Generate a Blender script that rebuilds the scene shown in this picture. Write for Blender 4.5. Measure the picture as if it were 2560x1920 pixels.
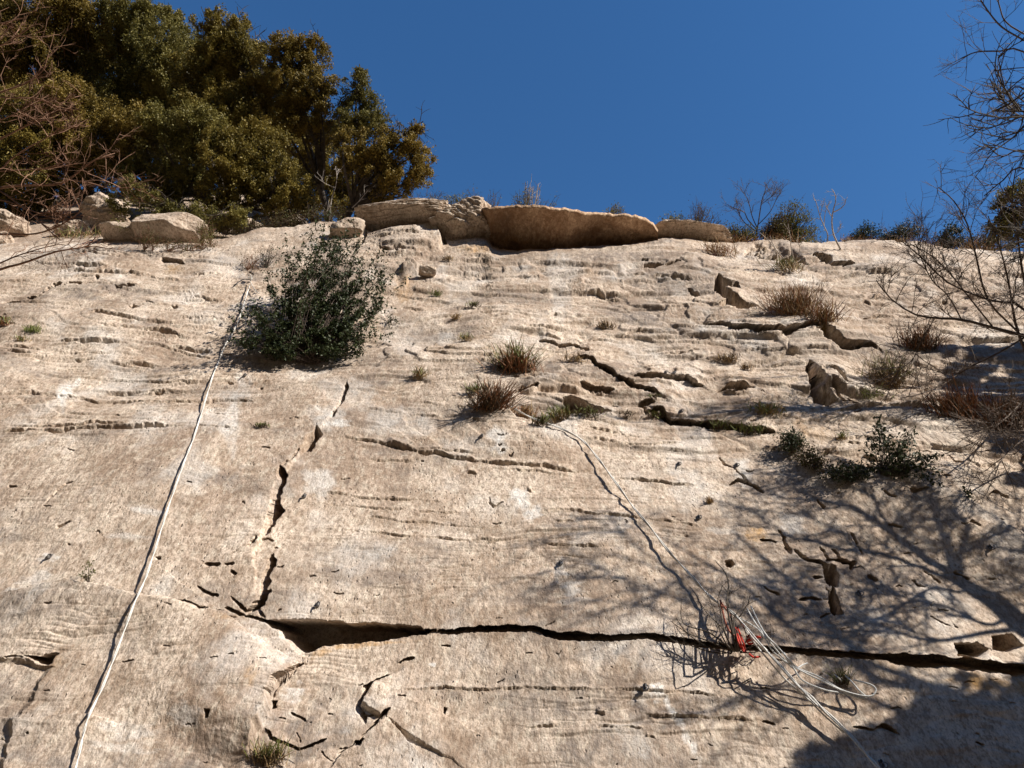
import bpy, math, random
import numpy as np
from mathutils import Vector, Matrix

for o in list(bpy.data.objects):
    bpy.data.objects.remove(o)
scn = bpy.context.scene
C = scn.collection
R = math.radians

# ------------------------------------------------------------------ camera
PITCH = R(32.0)
CAM = np.array([0.0, 0.0, 1.6])
F = 1971.0                      # focal length in photo pixels (2560 wide)
cam_d = bpy.data.cameras.new('camera')
cam = bpy.data.objects.new('camera', cam_d)
C.objects.link(cam)
cam.location = CAM
cam.rotation_euler = (R(90) + PITCH, 0, 0)
cam_d.sensor_width = 36
cam_d.lens = 36 * F / 2560
cam_d.clip_end = 3000
scn.camera = cam
RIGHT = np.array([1.0, 0, 0])
FWD = np.array([0, math.cos(PITCH), math.sin(PITCH)])
UPV = np.array([0, -math.sin(PITCH), math.cos(PITCH)])

# ------------------------------------------------------------------ light
SUN = np.array([0.70, -0.36, 0.62])
SUN = SUN / np.linalg.norm(SUN)
sun_el = math.asin(SUN[2])
sun_az = math.atan2(SUN[0], SUN[1])       # clockwise from +y
w = bpy.data.worlds.new('World')
scn.world = w
w.use_nodes = True
nt = w.node_tree
bg = nt.nodes['Background']
sky = nt.nodes.new('ShaderNodeTexSky')
sky.sky_type = 'NISHITA'
sky.sun_disc = False
sky.sun_elevation = sun_el
sky.sun_rotation = sun_az
sky.altitude = 0
sky.air_density = 1.15
sky.dust_density = 0.0
sky.ozone_density = 4.0
hs = nt.nodes.new('ShaderNodeHueSaturation')      # a polarised-looking deep winter sky
hs.inputs['Saturation'].default_value = 1.22
hs.inputs['Value'].default_value = 1.08
hs.inputs['Hue'].default_value = 0.503
nt.links.new(sky.outputs[0], hs.inputs['Color'])
nt.links.new(hs.outputs[0], bg.inputs[0])
bg.inputs[1].default_value = 0.085
sl = bpy.data.lights.new('sun', 'SUN')
sl.energy = 5.0
sl.angle = R(0.5)
sl.color = (1.0, 0.925, 0.82)
so = bpy.data.objects.new('sun', sl)
C.objects.link(so)
so.rotation_euler = Vector(SUN.tolist()).to_track_quat('Z', 'Y').to_euler()
scn.view_settings.view_transform = 'Standard'
scn.view_settings.look = 'None'
scn.view_settings.exposure = 0.56
scn.view_settings.gamma = 1.0

# ------------------------------------------------------------------ noise
rng = np.random.default_rng(7)
PERM = rng.permutation(512)
GA = rng.random(512) * 2 * math.pi
GX, GY = np.cos(GA), np.sin(GA)


def pn(x, y, seed=0):
    """2D gradient noise, about -1..1"""
    x = x + seed * 17.13
    y = y - seed * 9.71
    xi = np.floor(x).astype(np.int64)
    yi = np.floor(y).astype(np.int64)
    xf = x - xi
    yf = y - yi
    u = xf * xf * xf * (xf * (xf * 6 - 15) + 10)
    v = yf * yf * yf * (yf * (yf * 6 - 15) + 10)

    def g(ix, iy, dx, dy):
        h = PERM[(PERM[(ix + seed * 31) & 511] + iy) & 511]
        return GX[h] * dx + GY[h] * dy
    a = g(xi, yi, xf, yf)
    b = g(xi + 1, yi, xf - 1, yf)
    c = g(xi, yi + 1, xf, yf - 1)
    d = g(xi + 1, yi + 1, xf - 1, yf - 1)
    return ((a + u * (b - a)) * (1 - v) + (c + u * (d - c)) * v) * 1.5


def fbm(x, y, o, seed=0, gain=0.5):
    s = 0
    a = 1.0
    for i in range(o):
        s = s + a * pn(x * 2 ** i, y * 2 ** i, seed + i)
        a *= gain
    return s


def sstep(a, b, x):
    t = np.clip((x - a) / (b - a), 0, 1)
    return t * t * (3 - 2 * t)


# ------------------------------------------------------------------ helpers
def dirs(px, py):
    px = np.asarray(px, float)
    py = np.asarray(py, float)
    a = (px - 1280) / F
    b = (960 - py) / F
    return FWD + a[..., None] * RIGHT + b[..., None] * UPV


def at(px, py, r):
    """point at forward depth r metres seen towards (px, py)"""
    return CAM + dirs(px, py) * np.asarray(r)[..., None]


def mesh_np(name, V, faces, smooth=False):
    """faces: list of int arrays (n,k)"""
    me = bpy.data.meshes.new(name)
    V = np.asarray(V, dtype=np.float32)
    me.vertices.add(len(V))
    me.vertices.foreach_set('co', V.ravel())
    loops = np.concatenate([f.ravel() for f in faces]).astype(np.int32)
    tot = np.concatenate([np.full(len(f), f.shape[1]) for f in faces]).astype(np.int32)
    start = np.concatenate([[0], np.cumsum(tot)[:-1]]).astype(np.int32)
    me.loops.add(len(loops))
    me.loops.foreach_set('vertex_index', loops)
    me.polygons.add(len(tot))
    me.polygons.foreach_set('loop_start', start)
    me.polygons.foreach_set('loop_total', tot)
    me.update(calc_edges=True)
    me.polygons.foreach_set('use_smooth', np.full(len(tot), smooth, dtype=bool))
    me.validate()
    return me


def tag(o, label=None, cat=None, group=None, kind=None):
    if label:
        o['label'] = label
    if cat:
        o['category'] = cat
    if group:
        o['group'] = group
    if kind:
        o['kind'] = kind
    return o


def empty(name, loc, label=None, cat=None, group=None):
    o = bpy.data.objects.new(name, None)
    C.objects.link(o)
    o.location = [float(v) for v in loc]
    o.empty_display_size = 0.1
    return tag(o, label, cat, group)


def obj(name, V, faces, mat, parent=None, smooth=False):
    V = np.asarray(V, float)
    if parent is not None:
        V = V - np.array(parent.location)
    me = mesh_np(name, V, faces, smooth)
    me.materials.append(mat)
    o = bpy.data.objects.new(name, me)
    C.objects.link(o)
    if parent is not None:
        o.parent = parent
    return o


def rezero(o, loc):
    """move a top-level mesh's origin to loc"""
    loc = np.asarray(loc, float)
    me = o.data
    co = np.empty(len(me.vertices) * 3, dtype=np.float32)
    me.vertices.foreach_get('co', co)
    me.vertices.foreach_set('co', (co.reshape(-1, 3) - loc).astype(np.float32).ravel())
    me.update()
    o.location = loc.tolist()
    return o


def tubes(lines, sides=4):
    """lines: list of (pts (n,3), radii (n))  -> V, [F]"""
    Vs, Fs = [], []
    off = 0
    ang = np.arange(sides) / sides * 2 * math.pi
    ca, sa = np.cos(ang), np.sin(ang)
    for P, r in lines:
        P = np.asarray(P, float)
        n = len(P)
        r = np.broadcast_to(np.asarray(r, float), (n,))
        T = np.gradient(P, axis=0)
        T /= np.linalg.norm(T, axis=1)[:, None] + 1e-9
        ref = np.array([0.3, 0.2, 0.93]) if abs(T[0][2]) < 0.9 else np.array([0.95, 0.2, 0.1])
        A = np.cross(T, ref)
        A /= np.linalg.norm(A, axis=1)[:, None] + 1e-9
        B = np.cross(T, A)
        ring = P[:, None, :] + r[:, None, None] * (ca[None, :, None] * A[:, None, :] + sa[None, :, None] * B[:, None, :])
        Vs.append(ring.reshape(-1, 3))
        i = np.arange(n - 1)[:, None] * sides
        j = np.arange(sides)[None, :]
        k = (j + 1) % sides
        q = np.stack([i + j, i + k, i + sides + k, i + sides + j], -1).reshape(-1, 4) + off
        Fs.append(q)
        off += n * sides
    return np.concatenate(Vs), [np.concatenate(Fs)]


def spline(pts, n):
    """resample polyline with Catmull-Rom"""
    P = np.asarray(pts, float)
    if len(P) == 2:
        t = np.linspace(0, 1, n)[:, None]
        return P[0] * (1 - t) + P[1] * t
    Q = np.vstack([2 * P[0] - P[1], P, 2 * P[-1] - P[-2]])
    t = np.linspace(0, len(P) - 1 - 1e-6, n)
    i = t.astype(int)
    f = (t - i)[:, None]
    a, b, c, d = Q[i], Q[i + 1], Q[i + 2], Q[i + 3]
    return 0.5 * (2 * b + (c - a) * f + (2 * a - 5 * b + 4 * c - d) * f ** 2 + (3 * b - a - 3 * c + d) * f ** 3)


def unit(v):
    v = np.asarray(v, float)
    return v / (np.linalg.norm(v, axis=-1, keepdims=True) + 1e-9)


def leaves(P, size, rg, aspect=0.5, upbias=0.5, dirv=None):
    """one folded rhombus leaf at each point"""
    n = len(P)
    a = unit(rg.normal(size=(n, 3)) + (0 if dirv is None else dirv))
    nn = rg.normal(size=(n, 3)) + np.array([0, 0, upbias]) + SUN * upbias * 0.6
    b = unit(np.cross(nn, a))
    nrm = unit(np.cross(a, b))
    s = (size * (0.6 + 0.8 * rg.random(n)))[:, None]
    tip = P + a * s
    mid = P + a * s * 0.45 - nrm * s * 0.08
    l = mid + b * s * aspect * 0.5 + nrm * s * 0.12
    r_ = mid - b * s * aspect * 0.5 + nrm * s * 0.12
    V = np.stack([P, l, tip, r_], 1).reshape(-1, 3)
    Fq = np.arange(n * 4).reshape(-1, 4)
    return V, [Fq]


def merge(parts):
    Vs, Fs, off = [], {}, 0
    for V, fl in parts:
        Vs.append(V)
        for f in fl:
            Fs.setdefault(f.shape[1], []).append(f + off)
        off += len(V)
    return np.concatenate(Vs), [np.concatenate(v) for v in Fs.values()]


# ------------------------------------------------------------------ materials
def newmat(name):
    m = bpy.data.materials.new(name)
    m.use_nodes = True
    n = m.node_tree
    return m, n, n.nodes['Principled BSDF']


def N(n, t, **kw):
    x = n.nodes.new(t)
    for k, v in kw.items():
        setattr(x, k, v)
    return x


def ramp(n, src, stops):
    r = N(n, 'ShaderNodeValToRGB')
    e = r.color_ramp.elements
    while len(e) < len(stops):
        e.new(0.5)
    for i, (p, c) in enumerate(stops):
        e[i].position = p
        e[i].color = (c[0], c[1], c[2], 1) if not isinstance(c, (int, float)) else (c, c, c, 1)
    n.links.new(src, r.inputs[0])
    return r.outputs[0]


def noise(n, scale, detail=4, rough=0.55, vec=None, dist=0.0):
    t = N(n, 'ShaderNodeTexNoise')
    t.inputs['Scale'].default_value = scale
    t.inputs['Detail'].default_value = detail
    t.inputs['Roughness'].default_value = rough
    t.inputs['Distortion'].default_value = dist
    if vec is not None:
        n.links.new(vec, t.inputs['Vector'])
    return t.outputs['Fac']


def mixc(n, fac, a, b, blend='MIX'):
    m = N(n, 'ShaderNodeMix', data_type='RGBA', blend_type=blend)
    for s, v in ((m.inputs[0], fac), (m.inputs[6], a), (m.inputs[7], b)):
        if isinstance(v, bpy.types.NodeSocket):
            n.links.new(v, s)
        elif isinstance(v, (int, float)):
            s.default_value = v
        else:
            s.default_value = (v[0], v[1], v[2], 1)
    return m.outputs[2]


def mathn(n, op, a, b=0.0, clamp=False):
    m = N(n, 'ShaderNodeMath', operation=op)
    m.use_clamp = clamp
    for s, v in ((m.inputs[0], a), (m.inputs[1], b)):
        if isinstance(v, bpy.types.NodeSocket):
            n.links.new(v, s)
        else:
            s.default_value = v
    return m.outputs[0]


def mapping(n, scale, coord='Object', rot=(0, 0, 0)):
    tc = N(n, 'ShaderNodeTexCoord')
    mp = N(n, 'ShaderNodeMapping')
    mp.inputs['Scale'].default_value = scale
    mp.inputs['Rotation'].default_value = rot
    n.links.new(tc.outputs[coord], mp.inputs['Vector'])
    return mp.outputs[0]


SLOPE = R(62.0)


def mat_rock(name, stain=True, tint=(1, 1, 1), dark=1.0):
    m, n, b = newmat(name)
    T = lambda c: tuple(c[i] * tint[i] * dark for i in range(3))
    v = mapping(n, (1, .55, .55))
    big = noise(n, 1.3, 7, 0.68, v, 0.3)
    col = ramp(n, big, [(0.37, T((.42, .32, .25))), (0.47, T((.60, .475, .375))), (0.58, T((.76, .635, .52)))])
    mid = noise(n, 5.5, 6, 0.65, v, 0.3)
    col = mixc(n, mathn(n, 'MULTIPLY', ramp(n, mid, [(0.45, 0.0), (0.62, 1.0)]), 0.5), col, T((.34, .245, .17)))
    fine = noise(n, 38, 5, 0.7, v)
    col = mixc(n, mathn(n, 'MULTIPLY', ramp(n, fine, [(0.48, 0.0), (0.58, 1.0)]), 0.68), col, T((.25, .18, .125)))
    lt = noise(n, 21, 5, 0.7, v)
    col = mixc(n, mathn(n, 'MULTIPLY', ramp(n, lt, [(0.50, 0.0), (0.62, 1.0)]), 0.6), col, T((.80, .70, .57)))
    # water streaks down the slab
    vs = mapping(n, (2.6, .5, .35), rot=(0, 0, 0))
    st = noise(n, 2.4, 5, 0.6, vs)
    col = mixc(n, mathn(n, 'MULTIPLY', ramp(n, st, [(0.48, 0.0), (0.68, 1.0)]), 0.42), col, T((.33, .26, .205)))
    # small dark pits
    pit = N(n, 'ShaderNodeTexVoronoi')
    pit.inputs['Scale'].default_value = 26
    n.links.new(v, pit.inputs['Vector'])
    pm = mathn(n, 'MULTIPLY', ramp(n, pit.outputs['Distance'], [(0.08, 1.0), (0.20, 0.0)]), ramp(n, noise(n, 3, 3, .6, v), [(0.5, 0.0), (0.62, 1.0)]))
    col = mixc(n, mathn(n, 'MULTIPLY', pm, 0.6), col, T((.16, .125, .10)))
    if stain:
        at_ = N(n, 'ShaderNodeAttribute', attribute_name='stain')
        sp = N(n, 'ShaderNodeSeparateColor')
        n.links.new(at_.outputs['Color'], sp.inputs[0])
        nb = ramp(n, noise(n, 14, 6, 0.7, v, .5), [(0.35, 0.15), (0.62, 1.0)])
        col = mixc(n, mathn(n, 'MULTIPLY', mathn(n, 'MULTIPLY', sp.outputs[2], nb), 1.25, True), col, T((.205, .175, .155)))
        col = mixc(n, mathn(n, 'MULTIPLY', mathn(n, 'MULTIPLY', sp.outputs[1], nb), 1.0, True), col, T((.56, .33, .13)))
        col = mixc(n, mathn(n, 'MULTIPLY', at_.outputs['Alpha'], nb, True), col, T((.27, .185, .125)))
        col = mixc(n, mathn(n, 'MULTIPLY', sp.outputs[0], mathn(n, 'ADD', mathn(n, 'MULTIPLY', nb, .7), .35), True), col, (.86, .84, .80))
    sk = noise(n, 95, 4, .75, v)
    col = mixc(n, mathn(n, 'MULTIPLY', ramp(n, sk, [(0.50, 0.0), (0.60, 1.0)]), 0.5), col, T((.22, .16, .115)))
    n.links.new(col, b.inputs['Base Color'])
    b.inputs['Roughness'].default_value = 0.92
    b.inputs['Specular IOR Level'].default_value = 0.2
    # fine relief
    vz = mapping(n, (1, .7, .9))
    h1 = noise(n, 30, 6, 0.7, v)
    h2 = noise(n, 9, 6, 0.65, vz)
    bp = N(n, 'ShaderNodeBump')
    bp.inputs['Strength'].default_value = 0.8
    bp.inputs['Distance'].default_value = 0.03
    hh = mathn(n, 'ADD', mathn(n, 'MULTIPLY', h1, 0.5), h2)
    hh = mathn(n, 'SUBTRACT', hh, mathn(n, 'MULTIPLY', pm, 0.5))
    n.links.new(hh, bp.inputs['Height'])
    n.links.new(bp.outputs[0], b.inputs['Normal'])
    return m


def mat_leaf(name, c1, c2, c3, rough=0.5, clump=1.6, trans=0.25):
    m, n, b = newmat(name)
    g = N(n, 'ShaderNodeNewGeometry')
    col = ramp(n, g.outputs['Random Per Island'], [(0.0, c1), (0.55, c2), (1.0, c3)])
    v = mapping(n, (1, 1, 1))
    cl = ramp(n, noise(n, clump, 3, .5, v), [(0.38, 0.0), (0.62, 1.0)])
    col = mixc(n, mathn(n, 'MULTIPLY', cl, 0.6), col, c3)
    n.links.new(col, b.inputs['Base Color'])
    b.inputs['Roughness'].default_value = rough + .1
    b.inputs['Specular IOR Level'].default_value = 0.22
    if trans:
        tr = N(n, 'ShaderNodeBsdfTranslucent')
        n.links.new(col, tr.inputs[0])
        mx = N(n, 'ShaderNodeMixShader')
        mx.inputs[0].default_value = trans
        n.links.new(b.outputs[0], mx.inputs[1])
        n.links.new(tr.outputs[0], mx.inputs[2])
        n.links.new(mx.outputs[0], n.nodes['Material Output'].inputs[0])
    return m


def mat_var(name, c1, c2, scale=8, rough=0.8, bump=0.3, island=False, spec=0.3):
    m, n, b = newmat(name)
    v = mapping(n, (1, 1, 1))
    if island:
        g = N(n, 'ShaderNodeNewGeometry')
        col = ramp(n, g.outputs['Random Per Island'], [(0.0, c1), (1.0, c2)])
    else:
        col = ramp(n, noise(n, scale, 5, .6, v), [(0.35, c1), (0.65, c2)])
    n.links.new(col, b.inputs['Base Color'])
    b.inputs['Roughness'].default_value = rough
    b.inputs['Specular IOR Level'].default_value = spec
    if bump:
        bp = N(n, 'ShaderNodeBump')
        bp.inputs['Strength'].default_value = bump
        bp.inputs['Distance'].default_value = 0.01
        n.links.new(noise(n, scale * 4, 4, .6, v), bp.inputs['Height'])
        n.links.new(bp.outputs[0], b.inputs['Normal'])
    return m


M = {}
M['rock'] = mat_rock('limestone')
M['boulder'] = mat_rock('limestone_boulder', stain=False)
M['roof'] = mat_rock('brown_roof_limestone', stain=True, tint=(.98, .84, .70))
M['soil'] = mat_var('hillside_soil', (.10, .07, .045), (.20, .15, .10), 3, .95)
M['oak'] = mat_leaf('oak_leaf', (.055, .046, .012), (.145, .120, .026), (.31, .235, .055), 0.42, 1.1)  # third tone of the oak leaves paints glints into the colour
M['oakb'] = mat_leaf('oak_leaf_brown', (.060, .046, .012), (.155, .118, .026), (.31, .220, .050), 0.42, 1.1)
M['oakg'] = mat_leaf('oak_leaf_green', (.050, .050, .014), (.125, .118, .032), (.28, .235, .065), 0.42, 1.1)
M['shrub'] = mat_leaf('shrub_leaf', (.014, .022, .010), (.034, .048, .018), (.060, .072, .028), 0.38, 5, .12)
M['scrub'] = mat_leaf('scrub_leaf', (.050, .055, .020), (.12, .125, .040), (.20, .19, .065), 0.5, 4)
M['scrubred'] = mat_leaf('scrub_leaf_red', (.060, .030, .018), (.12, .06, .03), (.11, .12, .04), 0.5, 5)
M['herb'] = mat_leaf('herb_leaf', (.10, .13, .03), (.20, .24, .06), (.32, .30, .09), 0.55, 8)
M['grass_red'] = mat_var('grass_red_brown', (.17, .075, .036), (.40, .19, .09), rough=.7, bump=0, island=True)
M['grass_straw'] = mat_var('grass_straw', (.26, .17, .08), (.48, .34, .17), rough=.7, bump=0, island=True)
M['grass_green'] = mat_var('grass_green', (.10, .12, .030), (.24, .26, .075), rough=.7, bump=0, island=True)
M['grass_dark'] = mat_var('grass_dark', (.05, .035, .022), (.13, .085, .045), rough=.8, bump=0, island=True)
M['bark'] = mat_var('bark_dark', (.045, .036, .030), (.11, .09, .07), 14, .9)
M['bark_pale'] = mat_var('bark_pale', (.36, .31, .27), (.52, .47, .42), 14, .85)
M['bark_red'] = mat_var('bark_reddish', (.20, .105, .065), (.36, .21, .14), 14, .85)
M['bark_mid'] = mat_var('bark_grey_brown', (.085, .062, .05), (.19, .145, .115), 14, .85)
M['stem_pink'] = mat_var('stem_pinkish', (.36, .20, .15), (.50, .31, .24), 14, .8)
M['rope'] = mat_var('rope_white', (.56, .54, .50), (.80, .78, .74), 120, .75)
M['rope_grey'] = mat_var('rope_grey', (.50, .50, .49), (.74, .74, .72), 120, .7)
M['sling'] = mat_var('sling_red', (.42, .018, .010), (.62, .05, .022), 60, .55)
M['sling_dk'] = mat_var('sling_faded_red', (.28, .09, .06), (.40, .14, .09), 60, .7)
M['steel'] = mat_var('steel', (.14, .13, .125), (.26, .25, .24), 60, .4)
M['steel'].node_tree.nodes['Principled BSDF'].inputs['Metallic'].default_value = 0.8
M['cord'] = mat_var('cord_dark', (.03, .03, .035), (.07, .07, .08), 60, .7)

# ------------------------------------------------------------------ THE CLIFF
Nrm = np.array([0, -math.sin(SLOPE), math.cos(SLOPE)])
PC = float(Nrm @ np.array([0, 3.5, 0]))

CREST = np.array([(-400, 606), (0, 606), (154, 602), (250, 600), (330, 594), (420, 596), (500, 600), (540, 600), (617, 582), (660, 571),
                  (735, 567), (785, 555), (847, 555), (870, 544), (901, 546), (920, 536), (935, 525), (986, 524), (1024, 530), (1063, 534),
                  (1120, 524), (1190, 532), (1212, 560), (1230, 612), (1250, 624), (1300, 626), (1400, 625), (1500, 619), (1560, 613), (1610, 606), (1650, 598), (1680, 594), (1780, 604),
                  (1840, 606), (1880, 604), (1909, 598), (1947, 600), (1985, 607), (2063, 607), (2101, 603), (2217, 601), (2300, 602),
                  (2370, 622), (2560, 628), (3000, 640)], float)

NC, NR = 1620, 980
cx = np.linspace(-300, 2860, NC)
crest = np.interp(cx, CREST[:, 0], CREST[:, 1])
crest = crest + 3.0 * pn(cx / 37, cx * 0 + 3.3, 5) + 1.6 * pn(cx / 11, cx * 0 + 8.1, 6)
tt = np.linspace(0, 1, NR)
PX = np.broadcast_to(cx[None, :], (NR, NC)).copy()
PY = crest[None, :] + (2330 - crest[None, :]) * tt[:, None]
Dr = dirs(PX, PY)
r0 = (PC - CAM @ Nrm) / (Dr @ Nrm)
TC = PY - crest[None, :]                      # photo pixels below the crest
rightw = sstep(1500, 1950, PX)
# the slab rolls over towards its top
roll = np.exp(-TC / (26 + 22 * rightw)) * (0.35 + 0.55 * rightw) + np.exp(-TC / 9) * 0.15
r0 = r0 + roll
P0 = CAM + Dr * r0[..., None]
U = P0[..., 0]
W_ = (P0[..., 1] - 3.5) * math.cos(SLOPE) + P0[..., 2] * math.sin(SLOPE)   # metres up the slope
D = np.zeros_like(U)
DC = np.zeros_like(U)
DP = np.zeros_like(U)
DH = np.zeros_like(U)
near = sstep(0, 60, TC)

# warped pixel coordinates give cracks ragged edges
WX = PX + 5.0 * pn(PX / 34, PY / 26, 11) + 1.6 * pn(PX / 12, PY / 10, 12) + 9 * pn(PX / 110, PY / 90, 13)
WY = PY + 3.0 * pn(PX / 38, PY / 24, 14) + 1.8 * pn(PX / 11, PY / 9, 15) + 4 * pn(PX / 120, PY / 80, 16)
RAG = pn(PX / 62, PY / 60, 19) + .35 * pn(PX / 19, PY / 20, 29)
HWN = 1.0 + 0.75 * pn(PX / 42, PY / 36, 17) + 0.4 * pn(PX / 13, PY / 13, 18)

upper = sstep(1180, 900, PY)           # rougher upper half
lefttop = sstep(760, 500, PX) * sstep(1120, 980, PY)
D += 0.10 * pn(U / 2.6, W_ / 2.2, 20) + 0.035 * pn(U / 0.9, W_ / 0.7, 21) * (0.6 + upper)
D += (0.005 + 0.006 * upper) * fbm(U / 0.55, W_ / 0.22, 3, 22, .5)
D += 0.0013 * fbm(U / 0.055, W_ / 0.045, 2, 26)
# beds: thin ragged horizontal breaks
bedw = np.clip(0.25 + 0.9 * pn(U / 1.6, W_ / 0.9, 31) + 0.8 * lefttop + 0.35 * upper, 0, 1.3)
wav = 0.10 * pn(U / 1.1, W_ / 0.9, 32) + 0.03 * pn(U / .25, W_ / .2, 33)
wr = W_ + 0.10 * pn(U / 1.5, W_ / 1.2, 32) + 0.03 * pn(U / .45, W_ / .4, 33) + .006 * pn(U / .12, W_ / .12, 37)
for spc, amp, sd_ in ((.17, .016, 43), (.083, .009, 46)):
    ph = wr / spc + .5 * pn(U / 3.1, W_ / 1.4, sd_)
    k_ = np.floor(ph)
    s_ = ph - k_
    on = np.clip(-.05 + 1.5 * pn(U / .9 + k_ * 7.3, k_ * 3.1 + U * 0, sd_ + 1), 0, 1)
    D += amp * on * (1 - s_) ** 1.6 * sstep(0, .14, s_) * bedw * 1.5
b1 = 1 - np.abs(pn(U / 1.9, (W_ + wav) / 0.115, 34)) * 7
b2 = 1 - np.abs(pn(U / 0.8, (W_ + wav) / 0.075, 35)) * 7
brk = np.clip(0.5 + 1.5 * pn(U / 0.35, W_ / 0.3, 36), 0, 1)
D -= (0.012 * np.clip(b1, 0, 1) + 0.008 * np.clip(b2, 0, 1)) * bedw * brk
# flaky terraces
fl = 2.2 * pn(U / 2.0 + W_ * .12, W_ / 0.8, 40) + 0.35 * pn(U / 0.7, W_ / .25, 41) + 0.05 * pn(U / .16, W_ / .09, 42)
q = fl * 1.7
fr = q - np.floor(q)
terr = (np.floor(q) + sstep(0.0, 0.13, fr)) / 1.7
TW_ = 1
tw = np.clip(0.12 + 0.75 * upper * sstep(500, 1100, PX) + 0.25 * lefttop, 0, 1)
D += 0.048 * tw * (terr - 0.6 * fl)


# broken, angular plates in the fractured upper right and under the capping blocks


def plates(su, sw, seed, amp, tilt, wgt):
    a = (U + .10 * pn(U / .5, W_ / .4, seed) + .35 * W_) / su
    b = (W_ + .05 * pn(U / .35, W_ / .3, seed + 1) + .06 * U) / sw
    ai, bi = np.floor(a).astype(np.int64), np.floor(b).astype(np.int64)
    f1 = np.full(U.shape, 9.0)
    f2 = np.full(U.shape, 9.0)
    val = np.zeros(U.shape)
    for i in (-1, 0, 1):
        for j in (-1, 0, 1):
            h = PERM[(PERM[(ai + i + seed * 13) & 511] + bi + j) & 511]
            h2 = PERM[(h + 77) & 511]
            h3 = PERM[(h2 + 131) & 511]
            dx = a - (ai + i + .15 + .7 * h / 511.)
            dy = b - (bi + j + .15 + .7 * h2 / 511.)
            d = np.hypot(dx, dy)
            v = amp * (h3 / 511. - .5) * 2 + tilt * ((h / 255.5 - 1) * dx * .6 + (.2 + h2 / 400.) * -dy)
            f2 = np.where(d < f1, f1, np.minimum(f2, d))
            val = np.where(d < f1, v, val)
            f1 = np.minimum(f1, d)
    e = sstep(0.0, .11, f2 - f1)
    return (val * e - .008 * (1 - sstep(0, .05, f2 - f1))) * wgt


blockw = sstep(1130, 1330, PX) * sstep(1230, 1120, PY + .25 * (1700 - PX) * (PX < 1700)) * np.clip(.75 + .8 * pn(U / 1.4, W_ / .9, 51), .15, 1)
blockw = np.maximum(blockw, .8 * sstep(880, 940, PX) * sstep(1300, 1200, PX) * sstep(760, 690, PY))
D += plates(1.15, .42, 3, .022, .045, blockw) + plates(.42, .17, 5, .008, .018, blockw)


def seldist(pts, pad):
    pts = np.asarray(pts, float)
    x0, y0 = pts.min(0) - pad - 12
    x1, y1 = pts.max(0) + pad + 12
    c0 = max(0, int(np.searchsorted(cx, x0)) - 1)
    c1 = min(NC, int(np.searchsorted(cx, x1)) + 1)
    if c0 >= c1:
        return None
    cr = crest[c0:c1]
    ra = max(0, int(((y0 - cr) / (2330 - cr)).min() * (NR - 1)) - 1)
    rb = min(NR, int(((y1 - cr) / (2330 - cr)).max() * (NR - 1)) + 3)
    if ra >= rb:
        return None
    return (slice(ra, rb), slice(c0, c1))


def pldist(X, Y, pts):
    """distance to polyline, signed side (+ = above / left), position 0..1"""
    pts = np.asarray(pts, float)
    seg = np.diff(pts, axis=0)
    L = np.hypot(seg[:, 0], seg[:, 1])
    cum = np.concatenate([[0], np.cumsum(L)])
    best = np.full(X.shape, 1e9)
    side = np.zeros(X.shape)
    pos = np.zeros(X.shape)
    for i, (s, l) in enumerate(zip(seg, L)):
        dx, dy = X - pts[i, 0], Y - pts[i, 1]
        t = np.clip((dx * s[0] + dy * s[1]) / (l * l + 1e-9), 0, 1)
        ex, ey = dx - t * s[0], dy - t * s[1]
        d = np.hypot(ex, ey)
        m = d < best
        best = np.where(m, d, best)
        side = np.where(m, np.sign(dx * s[1] - dy * s[0]), side)
        pos = np.where(m, (cum[i] + t * l) / cum[-1], pos)
    return best, side, pos


def crack(pts, hw, dep, lip=0.0, lipw=18, ragged=0):
    s = seldist(pts, hw * 2 + lipw)
    if s is None:
        return
    d, sd, pos = pldist(WX[s], WY[s], pts)
    tap = np.clip(np.minimum(pos, 1 - pos) * 9 + 0.25, 0, 1)
    h = np.maximum(hw * np.clip(HWN[s], .25, 2.0) * tap, 0.2)
    h = h * 0.8
    if ragged:
        g = np.clip(.72 + 1.3 * RAG[s], 0.12, 1.4)
        h = h * g
        dep = dep * np.clip(g, 0, 1)
    DC[s] = np.minimum(DC[s], -dep * np.clip((h - d) / (0.25 * h) + .2, 0, 1) * (d < h))
    if lip:
        D[s] += lip * np.clip(1 - d / lipw, 0, 1) * tap * sstep(-2.0, 2.0, d * sd)


def bed(pts, hw, dd):
    # ragged break between two beds: the upper one stands a little proud
    s = seldist(pts, 40)
    if s is None:
        return
    d, sd, pos = pldist(WX[s], WY[s], pts)
    tap = np.clip(np.minimum(pos, 1 - pos) * 7, 0, 1)
    g = np.clip(.9 + 1.0 * RAG[s], .25, 1.5) * tap
    lw = 16 + 8 * pn(PX[s] / 70, PY[s] / 50, 61)
    D[s] += g * dd * .6 * np.clip(1 - d / lw, 0, 1) ** 1.3 * sstep(-3.0, 1.5, d * sd)
    h = hw * .62 * g + .3
    D[s] -= g * dd * 1.1 * np.clip(1 - d / h, 0, 1)


def step(pts, h, wd, side=1, base=0.6):
    """block on one side of the line stands proud by h, fading out over wd pixels"""
    s = seldist(pts, wd)
    if s is None:
        return
    d, sd, pos = pldist(WX[s], WY[s], pts)
    tap = sstep(0, 0.32, np.minimum(pos, 1 - pos))
    D[s] += h * sstep(1, 0, d / wd) * sstep(-3.0, 3.0, d * sd * side) * tap


def inpoly(X, Y, pts):
    pts = np.asarray(pts, float)
    r = np.zeros(X.shape, bool)
    j = len(pts) - 1
    for i in range(len(pts)):
        xi, yi = pts[i]
        xj, yj = pts[j]
        if yi != yj:
            c = ((yi > Y) != (yj > Y)) & (X < (xj - xi) * (Y - yi) / (yj - yi) + xi)
            r ^= c
        j = i
    return r


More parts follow.
